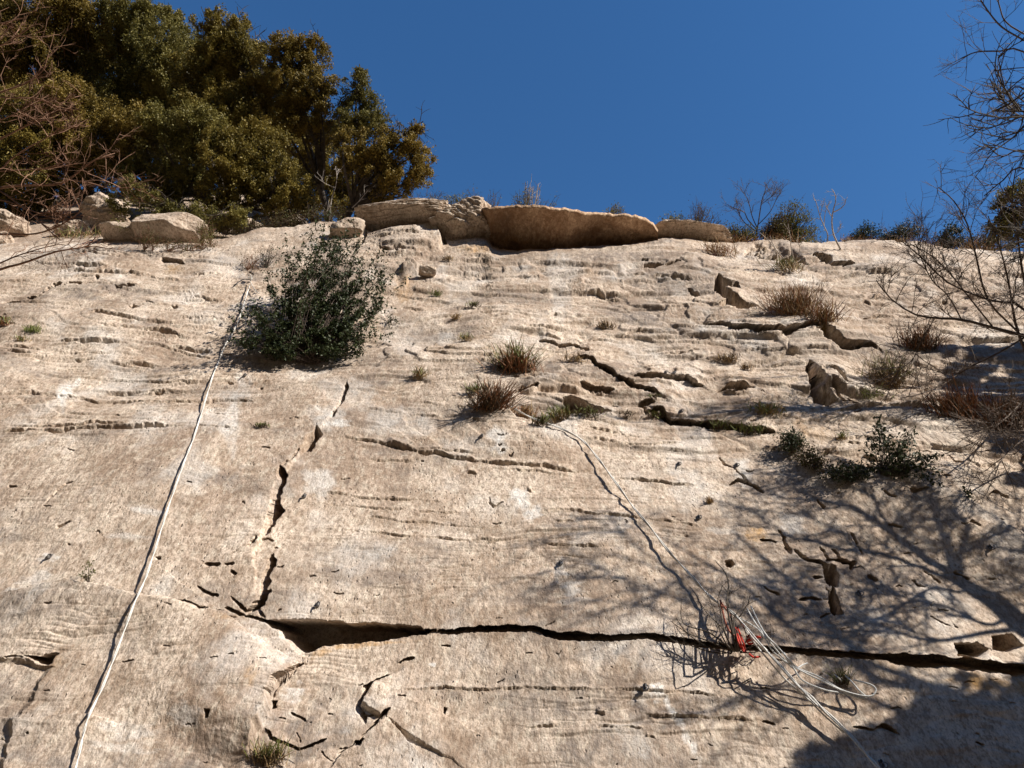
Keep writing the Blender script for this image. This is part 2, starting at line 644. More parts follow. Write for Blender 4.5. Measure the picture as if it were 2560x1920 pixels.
def pit(pts, dep, soft=4, rough=0.0, hole=False):
    s = seldist(pts, soft * 2)
    if s is None:
        return
    X, Y = WX[s], WY[s]
    ins = inpoly(X, Y, pts)
    d, _, _ = pldist(X, Y, list(pts) + [pts[0]])
    a = np.clip(d / (soft * .45) + .15, 0, 1) * ins
    T_ = DH if hole else DP
    T_[s] -= a * dep * (1.25 + rough * fbm(U[s] / .12, W_[s] / .1, 3, 50))


STAIN = np.zeros((NR, NC, 4), np.float32)


def stain(ch, x, y, rx, ry, amt, rot=0.0, rag=0.6):
    s = seldist([(x - rx * 1.6 - ry, y - ry * 1.6 - rx * .6), (x + rx * 1.6 + ry, y + ry * 1.6 + rx * .6)], 0)
    if s is None:
        return
    dx, dy = PX[s] - x, PY[s] - y
    c, sn = math.cos(rot), math.sin(rot)
    a, b = (dx * c + dy * sn) / rx, (-dx * sn + dy * c) / ry
    f = np.hypot(a, b) + rag * fbm(PX[s] / (rx * .7 + 6), PY[s] / (ry * .5 + 6), 3, 60)
    STAIN[s][..., ch] = np.maximum(STAIN[s][..., ch], amt * sstep(1.15, 0.35, f))


def stainpoly(ch, pts, amt, soft=12):
    s = seldist(pts, soft)
    if s is None:
        return
    X = WX[s]
    Y = WY[s]
    ins = inpoly(X, Y, pts)
    d, _, _ = pldist(X, Y, list(pts) + [pts[0]])
    STAIN[s][..., ch] = np.maximum(STAIN[s][..., ch], amt * np.clip(d / soft, 0, 1) * ins)


# ---- the main ledge crack across the lower slab
MAIN = [(1043, 1573), (1100, 1577), (1167, 1581), (1256, 1583), (1332, 1588), (1350, 1591), (1376, 1600), (1412, 1609), (1479, 1613), (1546, 1616),
        (1613, 1613), (1680, 1619), (1778, 1630), (1869, 1634), (1918, 1638), (1974, 1641), (2030, 1648), (2067, 1651), (2123, 1653), (2198, 1656),
        (2300, 1666), (2383, 1674), (2458, 1678), (2560, 1686), (2750, 1700)]
step([(560, 1530)] + [(640, 1547), (800, 1555), (935, 1556)] + MAIN, 0.02, 230, 1)
crack(MAIN, 4.6, 0.24, 0.01, 26)
crack([(2220, 1660), (2301, 1668), (2383, 1674), (2458, 1679), (2560, 1687), (2750, 1700)], 12, 0.30, 0.03, 40)
pit([(640, 1548), (717, 1549), (806, 1547), (885, 1551), (935, 1550), (994, 1562), (1043, 1566), (1075, 1578), (1019, 1587), (945, 1594), (846, 1597),
     (806, 1609), (782, 1624), (754, 1631), (712, 1594), (698, 1577), (668, 1559)], 0.42, 9)
crack([(560, 1524), (600, 1536), (650, 1548), (690, 1556)], 4, 0.06)
# right end of the ledge: broken overhang
pit([(2380, 1620), (2440, 1612), (2470, 1632), (2450, 1662), (2385, 1660)], 0.18, 6, .4)
pit([(2480, 1598), (2530, 1590), (2560, 1615), (2520, 1640), (2480, 1630)], 0.14, 6, .4)
# ---- upright crack
for a in ([(866, 965), (864, 980), (853, 1008), (849, 1024), (831, 1052)],):
    crack(a, 4.5, 0.10)
pit([(797, 1073), (806, 1090), (788, 1117), (778, 1133), (752, 1136), (770, 1102)], 0.30, 5, .9, True)
crack([(752, 1134), (735, 1155), (706, 1178)], 2.2, 0.04)
crack([(702, 1176), (708, 1195), (706, 1219), (695, 1263), (683, 1298), (654, 1344)], 12.5, 0.30)
crack([(640, 1355), (626, 1381)], 4.5, 0.10)
crack([(686, 1386), (685, 1408), (671, 1440), (658, 1478), (644, 1520), (623, 1537)], 12.5, 0.30)
crack([(582, 1496), (604, 1520), (623, 1536), (646, 1527), (660, 1543)], 5, 0.12)
step([(866, 965), (831, 1052), (760, 1130), (703, 1200), (656, 1338), (640, 1400), (640, 1540)], 0.035, 130, -1)
# ---- blocks under the ledge, left
step([(757, 1632), (757, 1648), (722, 1688), (693, 1717), (668, 1752), (665, 1800), (600, 1940)], 0.12, 460, -1)
crack([(757, 1650), (722, 1688), (693, 1717), (668, 1752)], 3, 0.05)
pit([(664, 1750), (690, 1745), (686, 1768), (668, 1772)], 0.12, 5)
crack([(994, 1650), (1010, 1640), (1040, 1638)], 3, 0.05, 0.01)
crack([(975, 1678), (930, 1698), (910, 1712), (907, 1742), (895, 1762), (905, 1785), (915, 1803)], 8, 0.09)
crack([(968, 1772), (930, 1811), (895, 1856), (856, 1880)], 5, 0.10)
pit([(890, 1845), (915, 1850), (905, 1868), (882, 1865)], .08, 4)
step([(1040, 1640), (969, 1683), (925, 1705), (905, 1760), (954, 1790), (895, 1860), (840, 1900), (780, 1960)], 0.035, 300, 1)
crack([(660, 1818), (683, 1841), (712, 1856), (752, 1872), (786, 1861), (821, 1841)], 3.4, 0.06, .015)
crack([(717, 1777), (740, 1786), (758, 1796)], 4, 0.06)
crack([(740, 1822), (752, 1852)], 2.2, 0.03)
crack([(808, 1872), (822, 1890), (835, 1900)], 3, .05)
crack([(330, 1506), (370, 1513), (415, 1522), (454, 1526), (512, 1543)], 8.5, 0.13, .01, 30)
crack([(499, 1541), (540, 1545), (590, 1545)], 2.0, 0.03)
step([(-100, 1490), (0, 1482), (75, 1480), (175, 1470), (290, 1490), (330, 1505), (370, 1513), (499, 1541), (620, 1552)], 0.06, 150, -1)
step([(-60, 1800), (100, 1812), (217, 1800), (330, 1830)], 0.03, 100, -1)
crack([(508, 1420), (530, 1423), (550, 1425)], 5, 0.06)
crack([(562, 1424), (588, 1420)], 3, 0.05)
crack([(575, 1438), (590, 1450)], 3.6, 0.05)
crack([(497, 1474), (512, 1486), (530, 1492), (552, 1496)], 4.5, 0.06)
pit([(60, 1644), (99, 1649), (150, 1641), (136, 1664), (119, 1671), (95, 1662)], 0.12, 5)
crack([(10, 1646), (60, 1648)], 2.2, 0.03)
pit([(-300, 1650), (0, 1648), (64, 1652), (114, 1670), (143, 1675), (99, 1717), (84, 1767), (40, 1820), (10, 1960), (-300, 1960)], 0.02, 40)
crack([(133, 1328), (150, 1322), (175, 1311)], 3, 0.04)
crack([(120, 1262), (150, 1235), (186, 1216)], 2, 0.02)
crack([(20, 1220), (38, 1217)], 3, .03)
pit([(515, 1802), (527, 1803), (526, 1818), (517, 1820)], .06, 3)
pit([(390, 1405), (404, 1404), (404, 1414), (392, 1415)], .05, 3)
# ---- bedding lines on the lower slab   (pts, half width, depth)
BEDS = [
    ([(786, 1231), (821, 1231), (846, 1230), (900, 1238), (959, 1243), (1033, 1246), (1112, 1253)], 2.6, .028),
    ([(806, 1253), (945, 1263), (1068, 1273), (1180, 1280)], 1.9, .02),
    ([(772, 1317), (870, 1320), (935, 1325), (1019, 1337), (1142, 1345), (1189, 1348), (1278, 1357)], 2.3, .026),
    ([(910, 1283), (1043, 1302), (1191, 1312)], 2.0, .02),
    ([(830, 1095), (900, 1105), (974, 1115), (1033, 1124), (1093, 1132), (1140, 1142), (1189, 1150), (1278, 1163), (1367, 1174), (1434, 1181), (1497, 1172)], 4.0, .05),
    ([(920, 1147), (980, 1150), (1040, 1150)], 2.3, .025),
    ([(940, 1116), (1060, 1120), (1150, 1128), (1216, 1136)], 2.2, .03),
    ([(1537, 1197), (1580, 1199), (1613, 1203), (1680, 1212), (1746, 1214)], 3.0, .035),
    ([(1247, 1172), (1350, 1185), (1457, 1194)], 2.2, .025),
    ([(1040, 1012), (1100, 1020), (1167, 1029), (1202, 1043)], 2.4, .03),
    ([(1162, 1056), (1225, 1067), (1314, 1072)], 2.0, .022),
    ([(900, 1025), (960, 1030), (1020, 1040), (1120, 1045)], 2.2, .025),
    ([(1457, 1076), (1546, 1083), (1617, 1087)], 2.2, .025),
    ([(1457, 1103), (1546, 1105), (1631, 1110), (1724, 1103)], 2.4, .03),
    ([(1345, 1286), (1388, 1284), (1430, 1288), (1479, 1295), (1590, 1308), (1657, 1310), (1778, 1328)], 2.9, .03),
    ([(1323, 1364), (1412, 1377), (1501, 1386)], 2.0, .02),
    ([(1380, 1314), (1440, 1318)], 2.2, .02),
    ([(1670, 1345), (1720, 1348)], 2.6, .025),
    ([(969, 1727), (1018, 1717), (1117, 1716), (1216, 1720), (1300, 1721), (1420, 1730), (1560, 1734), (1720, 1738), (1880, 1745)], 2.5, .028),
    ([(1268, 1805), (1330, 1815), (1400, 1812)], 2.2, .022),
    ([(1483, 1824), (1520, 1822), (1560, 1820), (1612, 1822)], 3.2, .03),
    ([(1498, 1788), (1518, 1792)], 3.6, .04),
    ([(1613, 1786), (1645, 1790), (1700, 1792), (1780, 1796), (1850, 1795), (1900, 1808)], 2.5, .028),
    ([(1614, 1838), (1640, 1846)], 3, .03),
    ([(0, 959), (60, 962), (116, 967)], 2, .022), ([(0, 986), (116, 988), (147, 990), (247, 999), (328, 1001), (386, 1001), (436, 1005), (501, 1006), (559, 1001), (656, 1005)], 2.9, .034),
    ([(255, 976), (347, 974), (447, 976)], 2, .024), ([(251, 942), (347, 944), (436, 951), (517, 951)], 2, .024), ([(602, 955), (650, 953), (720, 950)], 2, .022),
    ([(31, 1069), (96, 1071), (216, 1073), (251, 1069), (332, 1069)], 3.4, .045), ([(0, 1079), (77, 1081), (154, 1085), (251, 1080), (347, 1079), (424, 1079), (470, 1078)], 4.4, .055),
    ([(480, 1078), (580, 1082), (640, 1080)], 1.8, .02),
    ([(0, 863), (77, 880), (200, 888), (293, 882)], 2.6, .035), ([(0, 886), (62, 890), (100, 895), (200, 901), (270, 899)], 2.9, .04),
    ([(247, 903), (309, 907), (386, 909), (486, 917)], 2.9, .04), ([(154, 859), (216, 861), (270, 859), (309, 863), (339, 857)], 3.6, .05),
    ([(428, 864), (463, 861), (500, 866), (536, 868)], 4.6, .06), ([(340, 858), (420, 866), (520, 885), (600, 890)], 2, .03),
    ([(243, 822), (309, 824), (386, 828), (463, 836)], 3.8, .05), ([(208, 795), (270, 797), (363, 805), (432, 809)], 3.8, .05),
    ([(444, 801), (540, 799), (579, 803)], 3, .04), ([(127, 641), (216, 641), (289, 645), (359, 648)], 3, .05),
    ([(200, 648), (309, 653)], 2.5, .04), ([(100, 660), (154, 670), (247, 677), (278, 679)], 3, .05), ([(147, 681), (231, 689), (324, 689), (393, 702)], 3, .05),
    ([(324, 693), (386, 702), (447, 702)], 3.4, .05), ([(470, 735), (560, 750), (600, 775)], 2.4, .035), ([(480, 690), (540, 684), (560, 678)], 2.4, .035),
    ([(560, 655), (600, 672), (630, 680)], 2.2, .03),
    ([(300, 545), (372, 551)], 3, .03),
    ([(1193, 649), (1239, 650)], 3, .05), ([(1544, 689), (1613, 688)], 3, .05), ([(1451, 728), (1497, 726), (1517, 735), (1559, 737)], 3.4, .06),
    ([(1631, 693), (1666, 697), (1712, 705), (1754, 705)], 3.2, .06), ([(1154, 685), (1208, 685)], 3, .05), ([(1301, 822), (1386, 826), (1440, 828)], 2.3, .035),
    ([(1474, 847), (1532, 842)], 2.9, .045), ([(1540, 840), (1598, 828), (1677, 826), (1764, 814)], 2.6, .04), ([(1332, 955), (1366, 955)], 2.8, .04),
    ([(1147, 782), (1166, 772)], 2.6, .05), ([(1885, 915), (1928, 911), (1986, 905)], 2.4, .04), ([(1364, 844), (1390, 848), (1406, 856)], 2.8, .05),
    ([(2090, 808), (2200, 800), (2300, 802)], 2.2, .03), ([(2100, 770), (2160, 765), (2240, 768)], 2.2, .03), ([(2070, 1111), (2110, 1112), (2150, 1116)], 3, .05),
    ([(2040, 1137), (2095, 1128)], 3, .05), ([(2150, 1140), (2195, 1155)], 3, .05), ([(2080, 1036), (2140, 1022), (2195, 1012), (2260, 1018), (2340, 1025)], 5, .09),
    ([(2400, 1120), (2425, 1140), (2450, 1166), (2495, 1160)], 4, .06), ([(1700, 940), (1750, 955)], 2, .03),
    ([(1170, 1180), (1195, 1180)], 2.5, .03), ([(1320, 1230), (1330, 1231)], 3, .03),
    ([(1060, 880), (1140, 884)], 2.2, .03), ([(1000, 760), (1060, 768)], 2.5, .04), ([(1240, 800), (1320, 795)], 2.2, .03), ([(1130, 770), (1190, 780)], 2, .03),
    ([(2185, 752), (2205, 740)], 3, .05), ([(1850, 875), (1950, 868)], 2, .03), ([(1640, 880), (1740, 884)], 2, .03), ([(1650, 1000), (1740, 1008)], 2, .03),
    ([(920, 640), (1000, 632), (1060, 645)], 3, .05), ([(930, 610), (1010, 604), (1070, 610)], 3, .05),
]
for p, h, dd in BEDS:
    bed(p, h, dd)
crack([(1220, 1240), (1219, 1257), (1234, 1267), (1254, 1256)], 2.4, .025)
# ---- upper right cracks and holes
crack([(1345, 859), (1382, 860), (1398, 869), (1429, 869), (1455, 865)], 4, .2, .03, 70)
crack([(1455, 868), (1462, 880), (1475, 884)], 4, .08)
crack([(1443, 899), (1483, 913), (1497, 929), (1528, 938), (1550, 956), (1586, 967), (1617, 980), (1648, 994)], 4.2, .22, .035, 100)
crack([(1582, 945), (1604, 953), (1640, 950), (1680, 945), (1724, 945), (1758, 965)], 2.8, .07, .05, 50)
crack([(1443, 967), (1462, 970), (1505, 975), (1536, 979)], 4.6, .08, .02)
crack([(1290, 990), (1310, 984), (1343, 979)], 4, .07, .02)
pit([(1793, 981), (1812, 971), (1853, 967), (1878, 976), (1860, 984), (1836, 988)], .18, 5)
step([(1793, 984), (1836, 989), (1880, 978)], .05, 90, 1)
step([(1150, 974), (1189, 982), (1207, 998), (1216, 1016), (1243, 1034), (1287, 1054), (1332, 1067), (1368, 1080), (1403, 1066), (1439, 1040), (1524, 1032), (1600, 1046)], .08, 130, -1)
step([(1290, 1005), (1340, 985), (1400, 980), (1480, 985)], 0.07, 60, 1)
pit([(1403, 1003), (1421, 991), (1439, 994), (1479, 1010), (1526, 1028), (1457, 1035), (1423, 1041), (1412, 1025)], .24, 5, .5)
LEDGE2 = [(1613, 1025), (1648, 1027), (1680, 1043), (1746, 1054), (1791, 1056), (1836, 1065), (1900, 1076), (1940, 1082)]
crack(LEDGE2, 4.0, .26, .045, 110)
crack([(1596, 1006), (1610, 1018), (1613, 1028)], 4, .08)
crack([(1599, 1006), (1635, 1007)], 5, .09, .02)
LED3 = [(1764, 811), (1801, 820), (1831, 838), (1870, 840), (1909, 847), (1966, 845), (2024, 831), (2055, 827), (2074, 844), (2098, 872), (2132, 880), (2171, 874), (2202, 882)]
crack(LED3, 2.8, .2, .055, 110)
pit([(2040, 836), (2062, 830), (2082, 846), (2106, 866), (2150, 872), (2180, 877), (2132, 883), (2098, 882), (2070, 862), (2050, 848)], .25, 3, .5)
pit([(2012, 912), (2030, 905), (2036, 950), (2050, 980), (2088, 1004), (2070, 1022), (2042, 1010), (2022, 985), (2012, 950)], .5, 4, 0, True)
crack([(2024, 905), (2030, 950), (2048, 984), (2078, 1012)], 9, .3)
step([(2028, 900), (2040, 950), (2070, 992), (2110, 1012)], .09, 110, 1)
pit([(2066, 944), (2080, 940), (2118, 958), (2100, 962)], .06, 5)
crack([(2066, 972), (2085, 985), (2110, 1004), (2150, 1000)], 4, .08)
pit([(1777, 709), (1789, 699), (1808, 714), (1849, 722), (1853, 738), (1820, 743), (1806, 743), (1839, 759), (1862, 774), (1893, 785), (1866, 791), (1839, 789),
     (1800, 776), (1826, 766), (1806, 757), (1786, 736)], .45, 4, .3, True)
step([(1779, 709), (1806, 743), (1830, 765), (1862, 785)], .05, 80, 1)
pit([(1610, 660), (1628, 662), (1660, 668), (1636, 674), (1612, 670)], .14, 4)
crack([(1604, 650), (1622, 654)], 2.5, .05)
crack([(1660, 668), (1700, 664)], 2.2, .04)
crack([(2040, 634), (2063, 639), (2086, 653), (2110, 654), (2136, 653)], 4, .2, .06, 40)
crack([(1716, 726), (1736, 738), (1746, 745)], 4, .07)
pit([(1860, 634), (1893, 604), (1947, 606), (2005, 631), (2028, 651), (1940, 648), (1900, 640)], .06, 14, 1.2)
# bolder ledges behind the crest blocks
step([(1086, 520), (1092, 560), (1098, 600), (1112, 645)], .16, 210, -1)
crack([(901, 552), (914, 570), (930, 577), (970, 572), (1016, 577), (1050, 565)], 6, .14, .06, 30)
crack([(912, 580), (912, 600), (905, 620), (860, 640)], 4.5, .10)
crack([(1092, 575), (1105, 592), (1112, 610)], 5, .12)
crack([(950, 632), (975, 637), (990, 640)], 4, .07)
crack([(940, 552), (1000, 556), (1060, 550)], 3.4, .07)
step([(985, 690), (1020, 665), (1045, 668), (1050, 690)], .08, 60, -1)
# left upper holes
crack([(10, 773), (50, 763), (96, 748), (131, 730), (158, 724)], 6.5, .13, -.02, 30)
pit([(131, 722), (150, 716), (162, 722), (158, 732), (136, 735)], .16, 4)
crack([(181, 722), (212, 726)], 5, .10)
pit([(238, 701), (252, 702), (248, 713), (240, 712)], .10, 3)
crack([(285, 732), (320, 724), (347, 720)], 4, .07)
pit([(326, 775), (340, 768), (356, 772), (340, 780)], .10, 3)
pit([(422, 765), (440, 762), (446, 768), (430, 774)], .10, 3)
crack([(397, 652), (424, 653), (459, 662)], 6, .12, .03)
pit([(566, 951), (576, 949), (580, 953), (570, 957)], .06, 3)
# ---- far right broken ground
for k in range(26):
    x, y = rng.uniform(2150, 2820), rng.uniform(1060, 1900)
    if rng.random() < .5:
        x, y = rng.uniform(1880, 2500), rng.uniform(1230, 1480)
    l = rng.uniform(18, 60)
    a = rng.normal(0.35, .4)
    crack([(x, y), (x + l * .5 * math.cos(a), y + l * .5 * math.sin(a) + rng.normal(0, 5)), (x + l * math.cos(a), y + l * math.sin(a))], rng.uniform(2, 4), .045)
pit([(2052, 1414), (2084, 1421), (2096, 1449), (2090, 1476), (2064, 1476), (2056, 1449)], .22, 4, .3, True)
pit([(2052, 1477), (2062, 1489), (2073, 1477), (2086, 1509), (2105, 1545), (2077, 1553), (2066, 1540), (2064, 1509)], .25, 4, 0, True)
pit([(2116, 1411), (2134, 1409), (2137, 1431), (2126, 1430)], .10, 3)
crack([(2048, 1375), (2056, 1395), (2069, 1410), (2103, 1411), (2129, 1416)], 5, .08)
crack([(1935, 1330), (1957, 1349), (1968, 1371), (1984, 1388)], 6.5, .09)
crack([(1990, 1380), (2013, 1405), (2058, 1416)], 5, .07)
crack([(1897, 1356), (1915, 1356), (1937, 1362)], 5, .07)
crack([(1992, 1515), (2021, 1508), (2045, 1515)], 5, .06)
crack([(2045, 1560), (2066, 1546)], 4, .06)
crack([(2030, 1450), (2050, 1452)], 4, .06)
crack([(2133, 1819), (2185, 1827), (2215, 1819), (2249, 1838)], 6, .08)
crack([(1910, 1800), (1935, 1808)], 5, .05)
pit([(1806, 1408), (1824, 1408), (1832, 1418), (1822, 1428), (1812, 1424)], .07, 4)
pit([(1107, 1763), (1116, 1766), (1114, 1778), (1108, 1776)], .05, 3)
crack([(1800, 1140), (1816, 1160), (1840, 1176), (1880, 1208), (1905, 1224)], 3, .05)
crack([(1825, 1212), (1850, 1200), (1885, 1212), (1910, 1236)], 4, .06)
#step([(1400, 1230), (1560, 1262), (1700, 1300), (1810, 1350), (1840, 1440), (1900, 1520), (2000, 1580), (2060, 1640)], .04, 160, 1)
# the lower right block has a rounded top edge
step([(1920, 1080), (1960, 1110), (2010, 1150), (2080, 1190), (2140, 1205), (2200, 1196), (2270, 1198), (2340, 1220), (2390, 1250), (2450, 1300), (2600, 1380), (2900, 1500)], .12, 170, -1)
# random small pocks and nicks
for k in range(200):
    x, y = rng.uniform(-200, 2800), rng.uniform(640, 2000)
    s = 0.5 + (y - 600) / 1400 * .9
    l = rng.uniform(5, 26)
    crack([(x, y), (x + l * .5, y + rng.normal(0, 2)), (x + l, y + rng.normal(0, 3))], rng.uniform(.9, 2.2), rng.uniform(.015, .04))

# ---- stains: 0 chalk, 1 orange, 2 grey lichen, 3 brown
CH = [(160, 985, 18, 45, .9, .25), (190, 955, 12, 22, .7, .3), (575, 1060, 34, 85, .55, .0), (610, 960, 22, 50, .45, 0), (820, 1050, 45, 40, .5, 0), (845, 1066, 36, 10, .95, -.1),
      (800, 1200, 50, 45, .55, 0), (790, 1300, 40, 40, .25, 0), (1245, 1110, 30, 30, .85, .6), (1300, 1250, 24, 50, .75, -.5), (1330, 1290, 26, 20, .8, -.5), (1400, 1440, 16, 34, .6, -.2),
      (1430, 1490, 30, 24, .5, 0), (120, 1395, 28, 12, .75, -.1), (85, 1450, 50, 24, .5, -.3), (35, 1475, 36, 8, .7, -.05), (1083, 1653, 12, 6, .95, 0), (1640, 1735, 26, 22, .85, .5),
      (1680, 1780, 12, 50, .75, -.62), (1730, 1860, 12, 55, .6, -.55), (1600, 1745, 26, 24, .45, 0), (730, 1725, 32, 24, .65, -.5), (640, 1570, 60, 22, .4, 0), (330, 1840, 80, 30, .45, 0),
      (470, 1810, 40, 26, .45, 0), (300, 1880, 90, 16, .4, 0), (370, 1290, 50, 12, .5, .1), (330, 1350, 60, 12, .4, .1), (1700, 1170, 22, 26, .55, -.6), (1860, 1180, 26, 40, .65, -.5),
      (1980, 1320, 34, 40, .5, -.3), (2190, 1550, 46, 26, .45, .5), (2200, 1590, 50, 20, .3, .3), (2480, 1370, 40, 14, .5, .5), (1400, 720, 34, 110, .35, -.08), (1340, 960, 60, 14, .25, 0),
      (1690, 1010, 50, 12, .3, 0), (520, 790, 60, 30, .3, 0), (1010, 850, 70, 60, .3, 0), (860, 990, 60, 50, .3, 0), (1090, 570, 14, 50, .5, 0), (1440, 1350, 40, 14, .2, .2), (1800, 1330, 50, 12, .3, .15),
      (100, 640, 130, 30, .25, 0), (560, 660, 60, 40, .3, 0), (1115, 1330, 60, 40, .15, 0), (2300, 1080, 120, 60, .22, .3), (1437, 1520, 60, 12, .3, 0), (1710, 900, 160, 20, .2, 0)]
for x, y, rx, ry, a, ro in CH:
    stain(0, x, y, rx, ry, a, ro, .5)
OR = [(900, 1603, 110, 12, .85, -.06), (800, 1622, 40, 12, .8, -.45), (640, 1700, 30, 60, .35, .3), (1890, 1340, 34, 24, .8, .4), (435, 672, 30, 12, .75, 0), (1320, 950, 34, 12, .6, 0),
      (1200, 625, 60, 10, .7, 0), (1010, 715, 24, 30, .45, 0), (2440, 1712, 90, 24, .95, .1), (2540, 1722, 70, 26, .9, .1), (2425, 1655, 34, 8, .8, 0), (140, 1660, 30, 26, .4, 0), (1480, 965, 30, 8, .3, 0),
      (1990, 1010, 26, 10, .3, 0), (2040, 1075, 60, 34, .3, .4), (560, 1560, 50, 12, .25, 0)]
for x, y, rx, ry, a, ro in OR:
    stain(1, x, y, rx, ry, a, ro, .5)
GR = [(1600, 780, 120, 42, .8, .1), (1540, 760, 40, 30, .7, 0), (1450, 640, 260, 34, .65, .02), (1700, 680, 170, 40, .6, .15), (1880, 860, 140, 34, .35, .1), (760, 1830, 120, 70, .7, 0),
      (40, 1770, 90, 110, .6, 0), (840, 1720, 80, 60, .35, 0), (2000, 1370, 160, 80, .6, .3), (1900, 1240, 120, 60, .5, .4), (1180, 660, 150, 40, .45, 0), (2100, 980, 40, 40, .6, 0),
      (2070, 960, 60, 50, .4, 0), (1960, 620, 80, 30, .7, 0), (60, 780, 90, 40, .45, -.3), (1000, 600, 90, 40, .4, 0), (2300, 1480, 260, 130, .3, .3), (1120, 1880, 200, 60, .3, 0), (1900, 1880, 300, 90, .35, 0),
      (1350, 960, 120, 20, .4, .1), (1600, 1180, 100, 30, .3, .2), (1780, 1320, 60, 60, .35, .3), (1330, 1040, 80, 24, .5, .3), (930, 900, 120, 30, .45, .15), (840, 920, 90, 24, .5, .05),
      (2400, 1000, 160, 50, .3, .3), (1960, 890, 120, 30, .4, 0), (270, 860, 200, 14, .3, 0), (530, 1690, 60, 120, .3, 0)]
for x, y, rx, ry, a, ro in GR:
    stain(2, x, y, rx, ry, a, ro, .7)
BR = [(1430, 1520, 60, 22, .7, 0), (1390, 1550, 50, 14, .6, 0), (1000, 1120, 120, 10, .4, .12), (450, 1210, 120, 30, .35, -.1), (900, 1180, 120, 60, .22, 0), (1210, 1420, 160, 60, .25, 0),
      (230, 1080, 200, 14, .45, 0), (1360, 1140, 60, 24, .4, .2), (1560, 1240, 120, 26, .3, .2), (300, 1530, 90, 40, .3, .4), (1100, 1500, 180, 50, .25, 0), (1520, 1600, 200, 10, .6, .03),
      (600, 640, 100, 20, .3, -.1), (420, 1180, 60, 50, .25, .5), (520, 1860, 40, 30, .45, 0), (960, 870, 70, 60, .35, 0), (1020, 760, 60, 60, .3, 0), (1250, 1560, 160, 10, .4, 0),
      (2010, 1260, 200, 60, .3, .4), (2420, 780, 180, 60, .5, .1), (2100, 730, 160, 40, .3, .1), (1880, 1620, 200, 14, .3, 0), (1700, 1420, 120, 60, .2, 0)]
for x, y, rx, ry, a, ro in BR:
    stain(3, x, y, rx, ry, a, ro, .8)
STAIN[..., 2] = np.maximum(STAIN[..., 2], 0.7 * sstep(0.0, 0.8, fbm(U / 1.5, W_ / .7, 5, 70, .6)))
STAIN[..., 3] = np.maximum(STAIN[..., 3], 0.62 * sstep(0.0, 0.8, fbm(U / .8, W_ / .6, 5, 75, .6)))
STAIN[..., 0] = np.maximum(STAIN[..., 0], 0.4 * sstep(0.15, 0.9, fbm(U / .7, W_ / .9, 5, 80, .6)))

D = D * (0.35 + 0.65 * near)
UPS = np.array([0, math.cos(SLOPE), math.sin(SLOPE)])
PW = P0 + (D + np.minimum(np.minimum(DC, DP), DH))[..., None] * Nrm - (1.1 * np.maximum(DC, -.4) + .8 * np.maximum(np.where(DP < DC, DP, 0), -.6))[..., None] * UPS
# skirt down to the ground, plateau / rising slope behind the crest
foot = []
last = PW[-1]
for k in range(1, 9):
    f = k / 8
    z = last[:, 2] * (1 - f) + (-0.4) * f
    y = last[:, 1] + (z - last[:, 2]) / math.tan(SLOPE)
    foot.append(np.stack([last[:, 0], y + .05 * pn(last[:, 0] * 2, z * 2, 90), z], -1))
top = []
first = PW[0]
hill = R(51) * sstep(1050, 300, cx) + R(24) * (1 - sstep(1050, 300, cx))
side = np.stack([cx * 0, cx * 0 + 1, cx * 0], -1)
for s in (60, 30, 16, 9, 6.5, 5, 3.8, 3.0, 2.4, 1.9, 1.5, 1.15, .85, .6, .4, .24, .12, .05):
    z = np.minimum(s, 6) * np.tan(hill) + max(0, s - 6) * .1
    bump = (0.10 * pn(first[:, 0] * 1.3, s * 1.3 + first[:, 0] * 0, 91) + .05 * pn(first[:, 0] * 4, s * 4 + first[:, 0] * 0, 92)) * min(1, s)
    top.append(first + np.stack([first[:, 0] * 0.02 * s, cx * 0 + s, z + bump], -1))
ALL = np.concatenate([np.stack(top), PW, np.stack(foot)])
nr = ALL.shape[0]
nt_, nf_ = len(top), len(foot)
idx = np.arange(nr * NC).reshape(nr, NC)
quads = np.stack([idx[:-1, :-1], idx[1:, :-1], idx[1:, 1:], idx[:-1, 1:]], -1).reshape(-1, 4)
cliff = obj('cliff', ALL.reshape(-1, 3), [quads], M['rock'], smooth=True)
tag(cliff, kind='structure')
SA = np.zeros((nr, NC, 4), np.float32)
SA[nt_:nt_ + NR] = STAIN
SA[:nt_, :, 3] = 0.5
SA[:nt_, :, 2] = 0.4
SA[nt_ + NR:] = STAIN[-1][None]
ca_ = cliff.data.attributes.new('stain', 'FLOAT_COLOR', 'POINT')
ca_.data.foreach_set('color', SA.ravel())


def wall(px, py, off=0.0):
    """point of the cliff surface seen near (px, py), lifted off metres along its normal"""
    j = int(round((px - cx[0]) / (cx[-1] - cx[0]) * (NC - 1)))
    j = min(max(j, 0), NC - 1)
    t = (py - crest[j]) / (2330 - crest[j])
    i = min(max(int(round(t * (NR - 1))), 0), NR - 1)
    lo, hi = max(0, i - 14), min(NR, i + 15)
    best = None
    if 0 < i < NR - 1:
        # account for the relief: choose the grid point that projects closest to the pixel
        a = PW[lo:hi, max(0, j - 14):j + 15].reshape(-1, 3) - CAM
        fz = a @ FWD
        qx = 1280 + F * a[:, 0] / fz
        qy = 960 - F * (a @ UPV) / fz
        e = (qx - px) ** 2 + (qy - py) ** 2
        ok = e < 16
        if ok.any():
            k = np.where(ok)[0][np.argmin(fz[ok])]
        else:
            k = int(np.argmin(e))
        best = a[k] + CAM
    else:
        best = PW[i, j]
    return best + Nrm * off


def depth(p):
    return float((np.asarray(p) - CAM) @ FWD)


